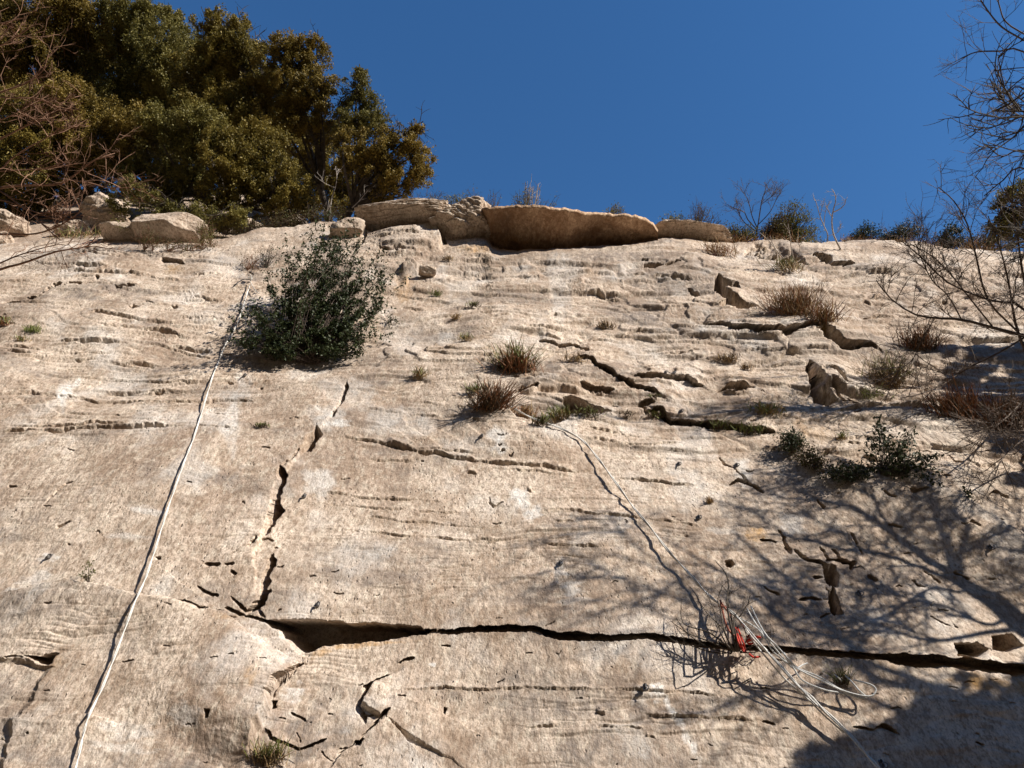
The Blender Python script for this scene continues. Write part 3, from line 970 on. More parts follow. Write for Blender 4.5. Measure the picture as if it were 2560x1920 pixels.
# ground at the foot of the cliff
gx = np.linspace(-1, 1, 60)
gg = np.sign(gx) * (np.abs(gx) ** 3) * 400
X, Y = np.meshgrid(gg, gg)
Z = 0.06 * pn(X / 2.1, Y / 2.1, 95) * np.exp(-(X ** 2 + Y ** 2) / 4000)
gi = np.arange(3600).reshape(60, 60)
gq = np.stack([gi[:-1, :-1], gi[:-1, 1:], gi[1:, 1:], gi[1:, :-1]], -1).reshape(-1, 4)
gm = mat_var('leaf_litter_ground', (.05, .038, .024), (.11, .085, .055), 4, .95)
tag(obj('ground', np.stack([X, Y, Z], -1).reshape(-1, 3), [gq], gm, smooth=True), kind='structure')


# unseen dark hill added behind the camera to cut sky fill on the wall
ha = np.linspace(math.radians(150), math.radians(390), 90)      # from the left, round behind, to the right
hr = np.array([34, 38, 44, 52, 62, 80])
hz = np.array([-0.3, 7, 15, 23, 29, 27])
A_, B_ = np.meshgrid(ha, hr)
tall = 1 + 2.0 * sstep(math.radians(308), math.radians(296), A_) + .5 * sstep(math.radians(360), math.radians(375), A_)
HZ = hz[:, None] * tall * (1 + .12 * pn(A_ * 4, B_ / 20, 97)) + 0.6 * pn(A_ * 40, B_ / 3, 98) * (hz[:, None] > 0)
gi = np.arange(90 * 6).reshape(6, 90)
gq = np.stack([gi[:-1, :-1], gi[:-1, 1:], gi[1:, 1:], gi[1:, :-1]], -1).reshape(-1, 4)
tag(obj('sky_blocking_hill', np.stack([B_ * np.cos(A_), B_ * np.sin(A_), HZ], -1).reshape(-1, 3), [gq], mat_var('sky_blocking_hill_dark', (.025, .025, .012), (.07, .06, .03), .8, .95), smooth=True), kind='structure')

# ------------------------------------------------------------------ boulders and crest blocks
def rock(name, c, size, seed, label, p=4.0, rot=0.0, tilt=0.0, rough=.12, mat='boulder', n=40, cat='boulder', group=None, lay=0.0):
    g = np.linspace(-1, 1, n)
    a, b = np.meshgrid(g, g)
    Vs, Fs = [], []
    gi = np.arange(n * n).reshape(n, n)
    q = np.stack([gi[:-1, :-1], gi[:-1, 1:], gi[1:, 1:], gi[1:, :-1]], -1).reshape(-1, 4)
    for k, (ax, sg) in enumerate(((0, 1), (0, -1), (1, 1), (1, -1), (2, 1), (2, -1))):
        v = np.zeros((n, n, 3))
        v[..., ax] = sg
        v[..., (ax + 1) % 3] = np.tan(a * math.pi / 4)
        v[..., (ax + 2) % 3] = np.tan(b * math.pi / 4) * sg
        v = v.reshape(-1, 3)
        Vs.append(v)
        Fs.append(q + k * n * n)
    v = unit(np.concatenate(Vs))
    r = (np.abs(v) ** p).sum(1) ** (-1 / p)
    rgl = np.random.default_rng(seed)
    for _ in range(16):                      # broken facets
        fn = unit(rgl.normal(size=3))
        dd = v @ fn
        r = np.minimum(r, rgl.uniform(.74, 1.05) / np.maximum(dd, .05))
    x, y, z = (v * r[:, None]).T
    nz = pn(x * 1.3 + z * .9, y * 1.3 - z * .7, seed) + .5 * pn(x * 3 + z * 2.1, y * 3.1 - z * 1.7, seed + 1) + .3 * pn(x * 7 + z * 5, y * 7 - z * 4.3, seed + 2) + .18 * pn(x * 16 + z * 11, y * 16 - z * 12, seed + 3)
    r = r * (1 + rough * nz)
    if lay:
        r = r * (1 - lay * np.clip(1 - np.abs(pn(x * 1.2 + y, z * 3.6 + .4 * pn(x * 2, y * 2, 3), seed + 5)) * 6, 0, 1))
    P = v * r[:, None] * np.array(size) * 1.12
    ct, st = math.cos(tilt), math.sin(tilt)
    P = P @ np.array([[ct, 0, -st], [0, 1, 0], [st, 0, ct]]).T
    ct, st = math.cos(rot), math.sin(rot)
    P = P @ np.array([[ct, st, 0], [-st, ct, 0], [0, 0, 1]])
    o = obj(name, P + np.asarray(c), Fs and [np.concatenate(Fs)], M[mat], smooth=True)
    tag(o, label, cat, group)
    rezero(o, np.asarray(c) - np.array([0, 0, size[2]]))
    return o


def hillpt(px, s):
    j = min(max(int(round((px - cx[0]) / (cx[-1] - cx[0]) * (NC - 1))), 0), NC - 1)
    return first[j] + np.array([0, s, min(s, 6) * math.tan(hill[j]) - .05])


def project(p):
    a = np.asarray(p) - CAM
    f = a @ FWD
    return 1280 + F * a[0] / f, 960 - F * (a @ UPV) / f, f


# the great overhanging roof block
def roof_block():
    bx = [1158, 1170, 1185, 1200, 1235, 1300, 1400, 1500, 1560, 1610, 1632, 1645]
    by = [541, 552, 570, 596, 625, 627, 626, 620, 614, 608, 600, 588]
    tx = [1158, 1170, 1200, 1250, 1300, 1345, 1386, 1420, 1463, 1500, 1540, 1586, 1613, 1632, 1645]
    ty = [533, 528, 521, 515, 512, 513, 519, 521, 529, 531, 533, 537, 545, 556, 576]
    xs = np.linspace(1158, 1645, 210)
    B = np.interp(xs, bx, by) + 1.2 * pn(xs / 14, xs * 0, 3)
    T = np.interp(xs, tx, ty) + 2.6 * pn(xs / 24, xs * 0, 4) + 1.0 * pn(xs / 13, xs * 0, 5)
    rows = []
    ends = np.clip(np.minimum(xs - 1158, 1645 - xs) / 60, 0, 1) ** .6
    base = [wall(x, max(b, np.interp(x, cx, crest) + 3)) for x, b in zip(xs, B)]
    dB = np.array([depth(p) for p in base])
    dB = np.convolve(np.pad(dB, 9, mode='edge'), np.ones(19) / 19, mode='valid') + 0.10 + .72 * ends
    over = 0.72 * ends + .06
    rows.append(at(xs, B + 26, dB + .3))
    for s in np.linspace(0, 1, 46):
        py = B + 14 + (T + 9 - B - 14) * s
        dd = dB - over * (s ** .85) + .06 * np.sin(s * 3.1) * ends
        P = at(xs, py, dd)
        P[:, 2] += .045 * (pn(xs / 60, s * 2.2 + xs * 0, 6) + .5 * pn(xs / 22, s * 5 + xs * 0, 7) + .3 * pn(xs / 8, s * 12 + xs * 0, 8)) * math.sin(s * math.pi) ** .5
        rows.append(P)
    for s in np.linspace(0.2, 1, 6):                      # the thin front rim
        rows.append(at(xs, T + 9 - 9 * s, dB - over - .02 * math.sin(s * 3.14) + .03 * s) + np.array([0, .012, 0]) * pn(xs / 9, s * 3 + xs * 0, 9)[:, None])
    lip = rows[-1]
    for s in (.05, .12, .22, .35, .5, .7, .95, 1.3, 1.8, 2.6):
        z = s * .62 * (1 - .10 * s)
        rows.append(lip + np.stack([xs * 0, xs * 0 + s, xs * 0 + z + .03 * pn(xs / 30, s * 3 + xs * 0, 10)], -1))
    A = np.stack(rows)
    nr_, nc_ = A.shape[:2]
    gi = np.arange(nr_ * nc_).reshape(nr_, nc_)
    q = np.stack([gi[:-1, :-1], gi[:-1, 1:], gi[1:, 1:], gi[1:, :-1]], -1).reshape(-1, 4)
    o = obj('overhanging_boulder', A.reshape(-1, 3), [q], M['roof'], smooth=True)
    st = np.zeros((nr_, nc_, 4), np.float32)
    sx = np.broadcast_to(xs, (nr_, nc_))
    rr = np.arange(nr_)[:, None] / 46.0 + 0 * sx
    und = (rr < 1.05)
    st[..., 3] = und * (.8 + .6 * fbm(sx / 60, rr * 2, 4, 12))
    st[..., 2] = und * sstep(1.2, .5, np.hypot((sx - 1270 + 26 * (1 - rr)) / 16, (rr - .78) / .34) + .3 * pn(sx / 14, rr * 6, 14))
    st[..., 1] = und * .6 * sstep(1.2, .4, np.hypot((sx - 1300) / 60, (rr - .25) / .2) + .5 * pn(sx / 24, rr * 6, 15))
    a = o.data.attributes.new('stain', 'FLOAT_COLOR', 'POINT')
    a.data.foreach_set('color', st.ravel())
    tag(o, 'long pale topped overhanging block with brown underside jutting out along the skyline', 'boulder')
    rezero(o, A[1, nc_ // 2])


roof_block()


def rock_px(name, px, py, wpx, hpx, seed, label, dy=0.0, deep=.6, **k):
    """a block whose picture is about wpx x hpx photo pixels around (px,py)"""
    p = wall(px, min(py + hpx * .3, 2000)) if k.pop('onwall', True) else hillpt(px, k.pop('s', 1.0))
    m = depth(p) / F
    c = at(px, py, depth(p) + dy)
    return rock(name, c, (wpx * m / 2, wpx * m / 2 * deep, hpx * m / 2 * 1.05), seed, label, **k)


rock_px('rock_block', 1005, 552, 230, 46, 101, 'long pale layered block capping the crest left of the brown overhang', dy=.52, deep=.55, p=6, rough=.10, lay=.12, tilt=-.02, n=60)
rock_px('rock_block', 1165, 570, 160, 88, 105, 'rough bright pocked block directly against the left end of the brown overhang', dy=.42, deep=.8, p=5, rough=.14, lay=.06, tilt=-.15, n=60)
rock_px('rock_block', 872, 582, 84, 60, 109, 'smooth pale rounded block at the crest just above the big bush', dy=.28, deep=.7, p=3.2, rough=.08, n=36)
rock_px('rock_block', 1068, 680, 36, 24, 113, 'small square edged block sticking out below the crest left of the overhang', dy=-.02, deep=1.0, p=9, rough=.05, n=24, rot=.3)
rock_px('rock_block', 1725, 588, 190, 28, 117, 'flat layered slab on the crest right of the brown overhang', dy=.15, deep=.5, p=6, rough=.10, lay=.10, n=50, tilt=-.03)
rock_px('rock_block', 1672, 572, 70, 24, 119, 'small broken pale block at the right tip of the brown overhang', dy=.35, deep=.8, p=4, rough=.16, n=30)
rock_px('boulder', 418, 584, 185, 66, 121, 'smooth pale domed boulder with dry brown shrubs at its foot', dy=.25, deep=.7, p=2.6, rough=.06, n=44)
rock_px('boulder', 320, 592, 150, 40, 122, 'low pale boulder sloping off the left side of the domed boulder', dy=.35, deep=.7, p=2.4, rough=.06, n=36)
rock_px('boulder', 262, 540, 110, 100, 125, 'yellowish wedge shaped boulder under the trees beyond the left end of the wall', dy=.9, deep=.7, p=3, rough=.16, n=44, tilt=.5, lay=.05)
rock_px('boulder', 185, 575, 80, 44, 127, 'small yellowish boulder at the left foot of the wedge shaped boulder', dy=.5, deep=.7, p=3, rough=.16, n=30)
rock_px('boulder', 20, 562, 100, 60, 129, 'pale rounded boulder behind the bare branches at the left edge of the photo', dy=.5, deep=.7, p=2.8, rough=.12, n=36)
rock_px('boulder', 0, 602, 70, 40, 131, 'pale low boulder at the left edge just under the rounded boulder', dy=.3, deep=.7, p=2.8, rough=.12, n=30)
rock_px('boulder', 316, 458, 50, 26, 133, 'small pale rock peeping out between the dark oaks', dy=1.8, deep=.7, p=3, rough=.12, n=24)

# ------------------------------------------------------------------ plants
rg = np.random.default_rng(11)


def twig_set(lines, n, L, r, out, levels=3, spread=.8, up=0.15, t0=.15, k=.52, cnt=(6, 4), curl=.25):
    """grow side twigs from each (pts, radii)"""
    for P, _ in lines:
        P = np.asarray(P)
        for i in range(n):
            t = t0 + (1 - t0) * rg.random()
            f = t * (len(P) - 1)
            j = min(int(f), len(P) - 2)
            b = P[j] + (P[j + 1] - P[j]) * (f - j)
            T = unit(P[j + 1] - P[j])
            d = unit(T * .75 + rg.normal(size=3) * spread + np.array([0, 0, up]))
            l = L * (.45 + .8 * rg.random())
            m = 5
            c = rg.normal(size=3) * curl
            q = [b]
            for s in range(1, m):
                d = unit(d + c * .35 + rg.normal(size=3) * .13 + np.array([0, 0, up * .25]))
                q.append(q[-1] + d * l / (m - 1))
            ln = (np.array(q), np.linspace(r, r * .45, m))
            out.append(ln)
            if levels > 1:
                twig_set([ln], max(2, int(n * k) if levels > 2 else cnt[1]), L * .52, r * .6, out, levels - 1, spread, up, .2, k, cnt, curl)


def oak(label, px, s, lobes, mat, dens=1.0, trunk_r=.09, leaf=.042, lean=None, name='oak_tree', group='evergreen oaks above the cliff', base=None, bark='bark', shell=.62, cat='tree'):
    b = hillpt(px, s) if base is None else np.asarray(base, float)
    root = empty(name, b, label, cat, group)
    dz = depth(b)
    cs, rs = [], []
    for lx, ly, lr in lobes:
        m = dz / F
        rad = lr * m
        cs.append(at(lx, ly, dz + rg.uniform(-.5, .5) * min(.9, rad * 1.2)))
        rs.append(rad)
    cs = np.array(cs)
    rs = np.array(rs)
    mid = (cs * rs[:, None]).sum(0) / rs.sum()
    fork = b + (mid - b) * .38 + np.array([0, 0, .12])
    tr = spline([b - np.array([0, 0, .15]), b + (fork - b) * .5 + rg.normal(size=3) * .04, fork], 8)
    obj('trunk', *tubes([(tr, np.linspace(trunk_r, trunk_r * .68, 8))], 7), M[bark], root, True)
    limbs = []
    for c, r in zip(cs, rs):
        pm = fork + (c - fork) * .5 + rg.normal(size=3) * .12
        P = spline([tr[-2], pm, c + (c - fork) * .12], 9)
        limbs.append((P, np.linspace(trunk_r * .5, .008, 9)))
    tw = []
    twig_set(limbs, 7, .35, .007, tw, 2, .9, .1, .35, cnt=(4, 3))
    obj('branches', *tubes(limbs + tw, 4), M[bark], root)
    parts = []
    for c, r in zip(cs, rs):
        k = int(34 + 22 * r / .4)
        d = unit(rg.normal(size=(k, 3)) * np.array([1, 1, .85]))
        r = r * 1.12
        cc = c + d * (r * (.12 + .88 * rg.random(k) ** .6))[:, None]
        sr = r * rg.uniform(.14, .32, k)
        n = int(13500 * dens * (r / .42) ** 2 / k)
        for q, rr in zip(cc, sr):
            u = unit(rg.normal(size=(n, 3)))
            rad = rr * (.35 + .8 * rg.random(n) ** .6 + .35 * rg.random(n) ** 4)
            parts.append(q + u * rad[:, None] * np.array([1, 1, .8]))
    P = np.concatenate(parts)
    gap = pn((P[:, 0] + .5 * P[:, 1]) / .24, (P[:, 2] - .3 * P[:, 1]) / .24, 3) + .5 * pn((P[:, 0] - .6 * P[:, 1]) / .10, (P[:, 2] + .4 * P[:, 1]) / .10, 4)
    P = P[gap > -.12]
    obj('crown', *leaves(P, leaf, rg), M[mat], root)
    return root


oak('tallest dark oak filling the upper left corner of the photo', 60, 3.4,
    [(100, 60, 95), (20, 40, 85), (190, 110, 85), (60, 150, 90), (210, 20, 70), (130, 200, 85), (10, 190, 80), (-60, 110, 90), (-90, 250, 90), (290, 90, 60)], 'oakb', .9)
oak('dark green oak with open twiggy top between the corner oak and the tall slim oak', 330, 3.0,
    [(340, 60, 55), (300, 30, 50), (400, 130, 75), (310, 170, 80), (375, 25, 34), (440, 85, 42), (450, 220, 68), (380, 260, 75), (300, 270, 70), (430, 45, 26)], 'oakg', .85)
oak('tall slim oak with golden olive top rising beside the blue sky', 560, 2.4,
    [(560, 75, 50), (520, 60, 34), (596, 120, 50), (545, 150, 60), (640, 115, 34), (580, 210, 70), (500, 190, 62), (640, 200, 50), (520, 280, 66), (610, 290, 60), (600, 60, 24)], 'oak', .85)
oak('golden brown oak standing behind the leaning oak with dark forked trunk', 745, 2.0,
    [(770, 150, 50), (720, 130, 46), (785, 210, 48), (740, 230, 50), (690, 165, 44), (795, 115, 26), (680, 250, 55), (800, 265, 34), (690, 330, 60), (740, 300, 40), (800, 330, 36)], 'oakb', .85)
oak('grey green oak top sticking up behind the leaning oak on the crest', 850, 1.9,
    [(890, 220, 34), (915, 250, 32), (880, 270, 38), (930, 300, 36), (900, 320, 36), (865, 310, 34), (950, 325, 24), (900, 195, 22)], 'oakg', .75, leaf=.038)
oak('rightmost oak leaning out over the crest toward the open sky', 800, .9,
    [(1020, 350, 38), (1050, 385, 36), (985, 350, 38), (960, 385, 48), (1030, 430, 42), (985, 450, 42), (930, 420, 46), (880, 400, 40), (905, 360, 34), (1055, 440, 26),
     (1000, 490, 28), (950, 480, 30), (860, 345, 26), (1040, 325, 20)], 'oakb', .8, trunk_r=.08, leaf=.038)
oak('broad lit olive oak low behind the tall shrub on the wall', 640, 1.0,
    [(640, 370, 66), (690, 430, 58), (740, 480, 44), (590, 430, 66), (640, 490, 60), (560, 370, 55), (700, 520, 40), (560, 500, 58), (770, 515, 26), (600, 545, 40)], 'oak', .9, leaf=.040)
oak('dark oak behind the bare branches at the left edge', 40, 1.8,
    [(40, 320, 90), (130, 310, 80), (-30, 420, 90), (90, 420, 85), (180, 390, 70), (-90, 330, 80), (30, 500, 60), (130, 490, 50)], 'oak', .9)
oak('dark brown oak in the middle of the grove above the wedge shaped boulder', 230, 1.7,
    [(230, 300, 70), (290, 340, 60), (200, 370, 60), (270, 420, 55), (340, 330, 60), (210, 450, 50), (330, 400, 44), (150, 250, 60)], 'oakb', .85)
oak('dark oak with slim black trunk in front of a pale gap in the grove', 425, 1.5,
    [(400, 330, 58), (470, 320, 62), (500, 390, 58), (350, 430, 46), (480, 450, 50), (380, 480, 46), (540, 330, 50), (450, 500, 44)], 'oakg', .8)
oak('low bushy oak seedling thicket at the foot of the grove beside the domed boulder', 500, .5,
    [(350, 520, 34), (400, 520, 36), (460, 545, 30), (510, 540, 36), (560, 555, 26), (600, 540, 30), (300, 505, 28), (330, 480, 34)], 'oakg', .7, trunk_r=.03, leaf=.036)

oak('broad olive oak filling the middle of the grove behind the slim oaks', 400, 4.6,
    [(250, 200, 90), (380, 300, 90), (480, 170, 75), (560, 330, 90), (640, 300, 80), (460, 420, 90), (700, 240, 60), (740, 330, 60), (160, 330, 90), (600, 170, 60), (350, 110, 60)], 'oakg', .8, leaf=.05)
oak('olive oak filling the gap under the leaning oak and the golden brown one', 770, 3.4,
    [(760, 400, 60), (820, 380, 56), (860, 430, 50), (700, 440, 60), (800, 470, 50), (880, 480, 40), (930, 500, 30), (840, 320, 40), (960, 440, 36), (740, 520, 40), (860, 520, 36)], 'oak', .8, leaf=.045)

# off to the right, just outside the picture: the trees that shade the lower right of the wall


def shade_pt(px, py, k):
    return wall(px, py) + SUN * k


def shade_path(pts, k, n=14):
    P = np.array([shade_pt(x, y, k) for x, y in pts])
    return spline(P, n)


def shade_tree():
    b = np.array([7.0, 2.3, 0.0])
    root = empty('bare_tree', b, 'leafless tree outside the right edge casting branch shadows on the wall', 'tree')
    K = 3.0
    tr = shade_path([(2900, 1800), (2700, 1650), (2560, 1562), (2495, 1509), (2443, 1476), (2390, 1440)], K, 18)
    low = spline([b, b + (tr[0] - b) * .5 + np.array([.15, 0, 0]), tr[0]], 8)
    T = np.concatenate([low[:-1], tr])
    obj('trunk', *tubes([(T, np.concatenate([np.full(7, .12), np.linspace(.095, .042, 18)]))], 8), M['bark'], root, True)
    L = []

    def add(pts, w0, w1=.012, k=K):
        L.append((shade_path(pts, k, 12), np.linspace(w0 * .95, w1 * .7, 12)))
    add([(2390, 1440), (2308, 1390), (2256, 1352), (2215, 1319), (2181, 1291), (2113, 1261), (2041, 1244), (1980, 1215)], .034)
    add([(2390, 1440), (2372, 1390), (2366, 1358), (2354, 1324), (2333, 1282), (2328, 1244), (2300, 1180)], .030)
    add([(2400, 1445), (2395, 1395), (2409, 1345), (2409, 1303), (2383, 1278), (2383, 1230)], .026)
    add([(2405, 1360), (2493, 1333), (2560, 1320), (2640, 1290)], .014)
    add([(2400, 1450), (2346, 1434), (2271, 1405), (2178, 1375), (2103, 1371), (2010, 1345), (1930, 1330)], .026)
    add([(2430, 1472), (2390, 1476), (2327, 1466), (2234, 1524), (2159, 1562), (2110, 1595)], .016)
    add([(2560, 1570), (2480, 1575), (2346, 1599), (2250, 1580), (2178, 1550)], .024)
    add([(2520, 1540), (2470, 1560), (2380, 1520), (2300, 1500), (2240, 1480)], .018)
    add([(2240, 1340), (2190, 1250), (2120, 1190), (2060, 1170)], .014)
    add([(2620, 1600), (2600, 1500), (2570, 1420), (2560, 1350)], .03)
    K2 = 3.9
    add([(2500, 1760), (2300, 1700), (2149, 1636), (2097, 1584), (2011, 1498), (1948, 1427), (1906, 1386), (1840, 1330)], .028, .012, K2)
    add([(2300, 1720), (2150, 1680), (2071, 1636), (2011, 1577), (1936, 1532), (1880, 1476), (1809, 1427), (1740, 1390)], .028, .012, K2)
    add([(2100, 1660), (1960, 1600), (1840, 1560), (1700, 1530), (1580, 1510)], .014, .008, K2 + .4)
    add([(1960, 1600), (1820, 1500), (1700, 1430), (1600, 1370), (1520, 1310)], .012, .008, K2 + .4)
    add([(1840, 1560), (1700, 1500), (1600, 1460), (1500, 1420), (1400, 1390)], .012, .008, K2 + .5)
    add([(2149, 1636), (2060, 1560), (1980, 1530), (1880, 1540)], .016, .01, K2)
    add([(2500, 1820), (2300, 1790), (2150, 1740), (2000, 1710), (1900, 1730), (1800, 1760)], .026, .012, K2)
    tw = []
    twig_set(L[:10], 13, .48, .0085, tw, 3, .5, .1, .2, .6, (6, 4))
    twig_set(L[10:], 9, .5, .0085, tw, 3, .5, .1, .2, .6, (5, 4))
    obj('branches', *tubes(L, 6), M['bark'], root, True)
    obj('twigs', *tubes(tw, 3), M['bark'], root)


shade_tree()


def shade_evergreen(label, base, lobes, k, leaf=.06, dens=700, cnt=13):
    root = empty('oak_tree', base, label, 'tree')
    parts, limbs = [], []
    b = np.asarray(base, float)
    cs = [shade_pt(x, y, k + rg.uniform(-.4, .4)) for x, y, r in lobes]
    mid = np.mean(cs, 0)
    fork = b + (mid - b) * .45
    obj('trunk', *tubes([(spline([b, b * .5 + fork * .5 + .08, fork], 8), np.linspace(.13, .08, 8))], 7), M['bark'], root, True)
    for (x, y, r), c in zip(lobes, cs):
        m = depth(wall(x, y)) / F * r
        limbs.append((spline([fork, fork * .5 + c * .5 + rg.normal(size=3) * .1, c], 8), np.linspace(.045, .01, 8)))
        kk = cnt
        d = unit(rg.normal(size=(kk, 3)))
        for q in c + d * (m * rg.uniform(.2, 1.45, kk))[:, None]:
            n = int(dens * (m / .35) ** 2)
            parts.append(q + unit(rg.normal(size=(n, 3))) * (m * .24 * rg.random((n, 1)) ** .45))
    obj('branches', *tubes(limbs, 5), M['bark'], root, True)
    obj('crown', *leaves(np.concatenate(parts), leaf, rg), M['oakg'], root)


shade_evergreen('evergreen oak outside the right edge shading the lower right of the wall', (6.6, .6, 0),
                [(2250, 1870, 85), (2380, 1840, 90), (2500, 1800, 90), (2600, 1780, 110), (2470, 1900, 110), (2330, 1960, 110), (2620, 1900, 130), (2160, 1860, 50),
                 (2120, 1930, 60), (2560, 1990, 140), (2300, 1790, 40), (2050, 1890, 36)], 4.6, .055, 210, 30)
shade_evergreen('evergreen oak outside the right edge shading the upper right of the wall', (8.6, 3.6, 0),
                [(2400, 960, 60), (2490, 1010, 80), (2560, 930, 80), (2640, 1080, 100), (2450, 880, 40), (2600, 1180, 70), (2530, 1100, 40), (2360, 870, 28), (2700, 950, 110)], 3.4, .06, 650)

# ------------------------------------------------------------------ bare trees whose branches reach into the picture


def px_path(pts, r, n):
    P = np.array([at(x, y, (r if len(q) == 0 else q[0])) for x, y, *q in pts])
    return spline(P, n)


def right_tree():
    b = np.array([5.2, 2.6, 0])
    root = empty('bare_tree', b, 'leafless thorny tree whose fine branches reach in from the right edge', 'tree')
    tr = px_path([(3060, 2000, 3.5), (3030, 1500, 4.5), (2980, 1100, 5.9), (2920, 850, 7.0), (2870, 400, 7.8), (2840, -100, 7.8)], 7, 22)

    def near_wall(x, y):
        dn = float(dirs(x, y) @ Nrm)
        return 7.3 if dn > -.1 else min(7.3, (PC - float(CAM @ Nrm)) / dn - .55)

    T = np.concatenate([spline([b, tr[0]], 5)[:-1], tr])
    obj('trunk', *tubes([(T, np.linspace(.07, .010, len(T)))], 8), M['bark_mid'], root, True)
    L = []

    def add(pts, w0, w1=.0045):
        L.append((px_path([(x, y, near_wall(x, y)) for x, y in pts], 7, 16), np.linspace(w0 * 1.25, w1, 16)))
    add([(2900, 900), (2700, 870), (2560, 839), (2493, 822), (2404, 799), (2337, 795), (2282, 784), (2225, 745), (2190, 700)], .018)
    add([(2900, 1000), (2700, 900), (2600, 820), (2545, 760), (2493, 755), (2430, 735), (2360, 700), (2300, 640), (2250, 600)], .014)
    add([(2880, 1250), (2700, 1100), (2600, 960), (2545, 830), (2530, 760), (2520, 700), (2500, 620), (2470, 540)], .014)
    add([(2880, 1150), (2680, 900), (2590, 800), (2560, 700), (2545, 600), (2530, 500), (2540, 420)], .013)
    add([(2545, 830), (2470, 750), (2440, 640), (2418, 560), (2384, 502), (2346, 468)], .008)
    add([(2480, 815), (2420, 740), (2380, 690), (2330, 640), (2275, 610)], .006)
    add([(2404, 799), (2370, 740), (2330, 700), (2300, 640)], .005)
    add([(2337, 795), (2300, 860), (2280, 900), (2240, 930), (2180, 960)], .004)
    add([(2600, 820), (2500, 880), (2420, 920), (2360, 960), (2300, 985), (2250, 995)], .007)
    add([(2700, 870), (2600, 960), (2520, 1040), (2470, 1080), (2430, 1110)], .007)
    add([(2700, 1050), (2600, 1080), (2530, 1120), (2490, 1170)], .006)
    # upper sprays against the sky
    n0 = len(L)
    add([(2850, 380), (2700, 240), (2560, 130), (2500, 128), (2442, 130), (2404, 145)], .011)
    add([(2850, 330), (2700, 180), (2560, 101), (2505, 68), (2471, 29), (2440, -20)], .010)
    add([(2700, 200), (2600, 110), (2520, 60), (2500, 20), (2490, -30)], .007)
    add([(2850, 480), (2700, 330), (2560, 222), (2515, 231), (2442, 236)], .009)
    add([(2850, 520), (2700, 420), (2560, 376), (2505, 391), (2466, 362)], .009)
    add([(2860, 620), (2700, 500), (2560, 420), (2505, 453), (2460, 490)], .009)
    add([(2700, 300), (2620, 250), (2560, 262), (2510, 265)], .006)
    add([(2860, 560), (2700, 400), (2600, 300), (2540, 290), (2480, 300)], .006)
    add([(2860, 800), (2720, 640), (2600, 560), (2540, 520), (2510, 470)], .009)
    for i in range(n0, len(L)):
        L[i] = (L[i][0], np.minimum(L[i][1], .0075))
    tw = []
    twig_set(L[:11], 15, .36, .0044, tw, 3, .6, .12, .3, .45, (5, 3))
    twig_set(L[11:], 8, .32, .0036, tw, 3, .55, .12, .62, .45, (5, 3))
    obj('branches', *tubes(L, 6), M['bark_mid'], root, True)
    obj('twigs', *tubes(tw, 3), M['bark_mid'], root)


right_tree()


def left_tree():
    b = np.array([-4.4, 3.2, 0])
    root = empty('bare_tree', b, 'leafless reddish twigged tree whose branches reach in from the left edge', 'tree')
    r = 5.2
    tr = px_path([(-480, 1900), (-430, 1300), (-400, 800), (-380, 300)], r, 18)
    T = np.concatenate([spline([b, tr[0]], 5)[:-1], tr])
    obj('trunk', *tubes([(T, np.linspace(.08, .03, len(T)))], 8), M['bark_red'], root, True)
    L = []

    def add(pts, w0, w1=.003):
        L.append((px_path(pts, r, 16), np.linspace(w0, w1, 16)))
    add([(-400, 640), (-200, 520), (0, 470), (77, 463), (143, 461), (174, 447), (208, 420), (243, 397), (285, 391)], .013)
    add([(174, 449), (231, 459), (270, 470), (320, 469)], .005)
    add([(-400, 500), (-100, 270), (0, 231), (62, 210), (93, 189), (116, 166)], .009)
    add([(-400, 420), (-100, 230), (0, 243), (96, 247), (147, 270)], .008)
    add([(-380, 560), (-100, 390), (0, 347), (39, 328), (85, 305), (120, 300)], .008)
    add([(-380, 620), (-100, 470), (0, 424), (23, 401), (69, 370), (112, 347), (150, 320)], .008)
    add([(-380, 600), (-100, 440), (0, 428), (77, 424), (116, 420), (180, 400)], .007)
    add([(-300, 560), (-60, 460), (0, 478), (39, 505), (85, 540), (112, 567), (150, 600)], .007)
    add([(-380, 800), (-100, 610), (0, 586), (77, 586), (135, 571), (181, 544), (208, 521)], .009)
    add([(-380, 900), (-100, 720), (0, 674), (58, 658), (127, 633), (174, 623), (216, 616), (239, 593)], .011)
    add([(-380, 860), (-100, 700), (0, 658), (39, 641), (96, 623), (150, 610)], .007)
    add([(-380, 700), (-80, 520), (0, 500), (60, 520), (130, 545), (190, 560)], .006)
    add([(-380, 300), (-100, 90), (0, 60), (60, 45)], .006)
    add([(-380, 350), (-100, 150), (0, 115), (90, 60)], .006)
    add([(-380, 480), (-100, 330), (0, 300), (60, 270), (110, 220)], .006)
    tw = []
    twig_set(L, 8, .26, .0028, tw, 3, .45, .10, .4, .42, (4, 3))
    obj('branches', *tubes(L, 6), M['bark_red'], root, True)
    obj('twigs', *tubes(tw, 3), M['bark_red'], root)


left_tree()


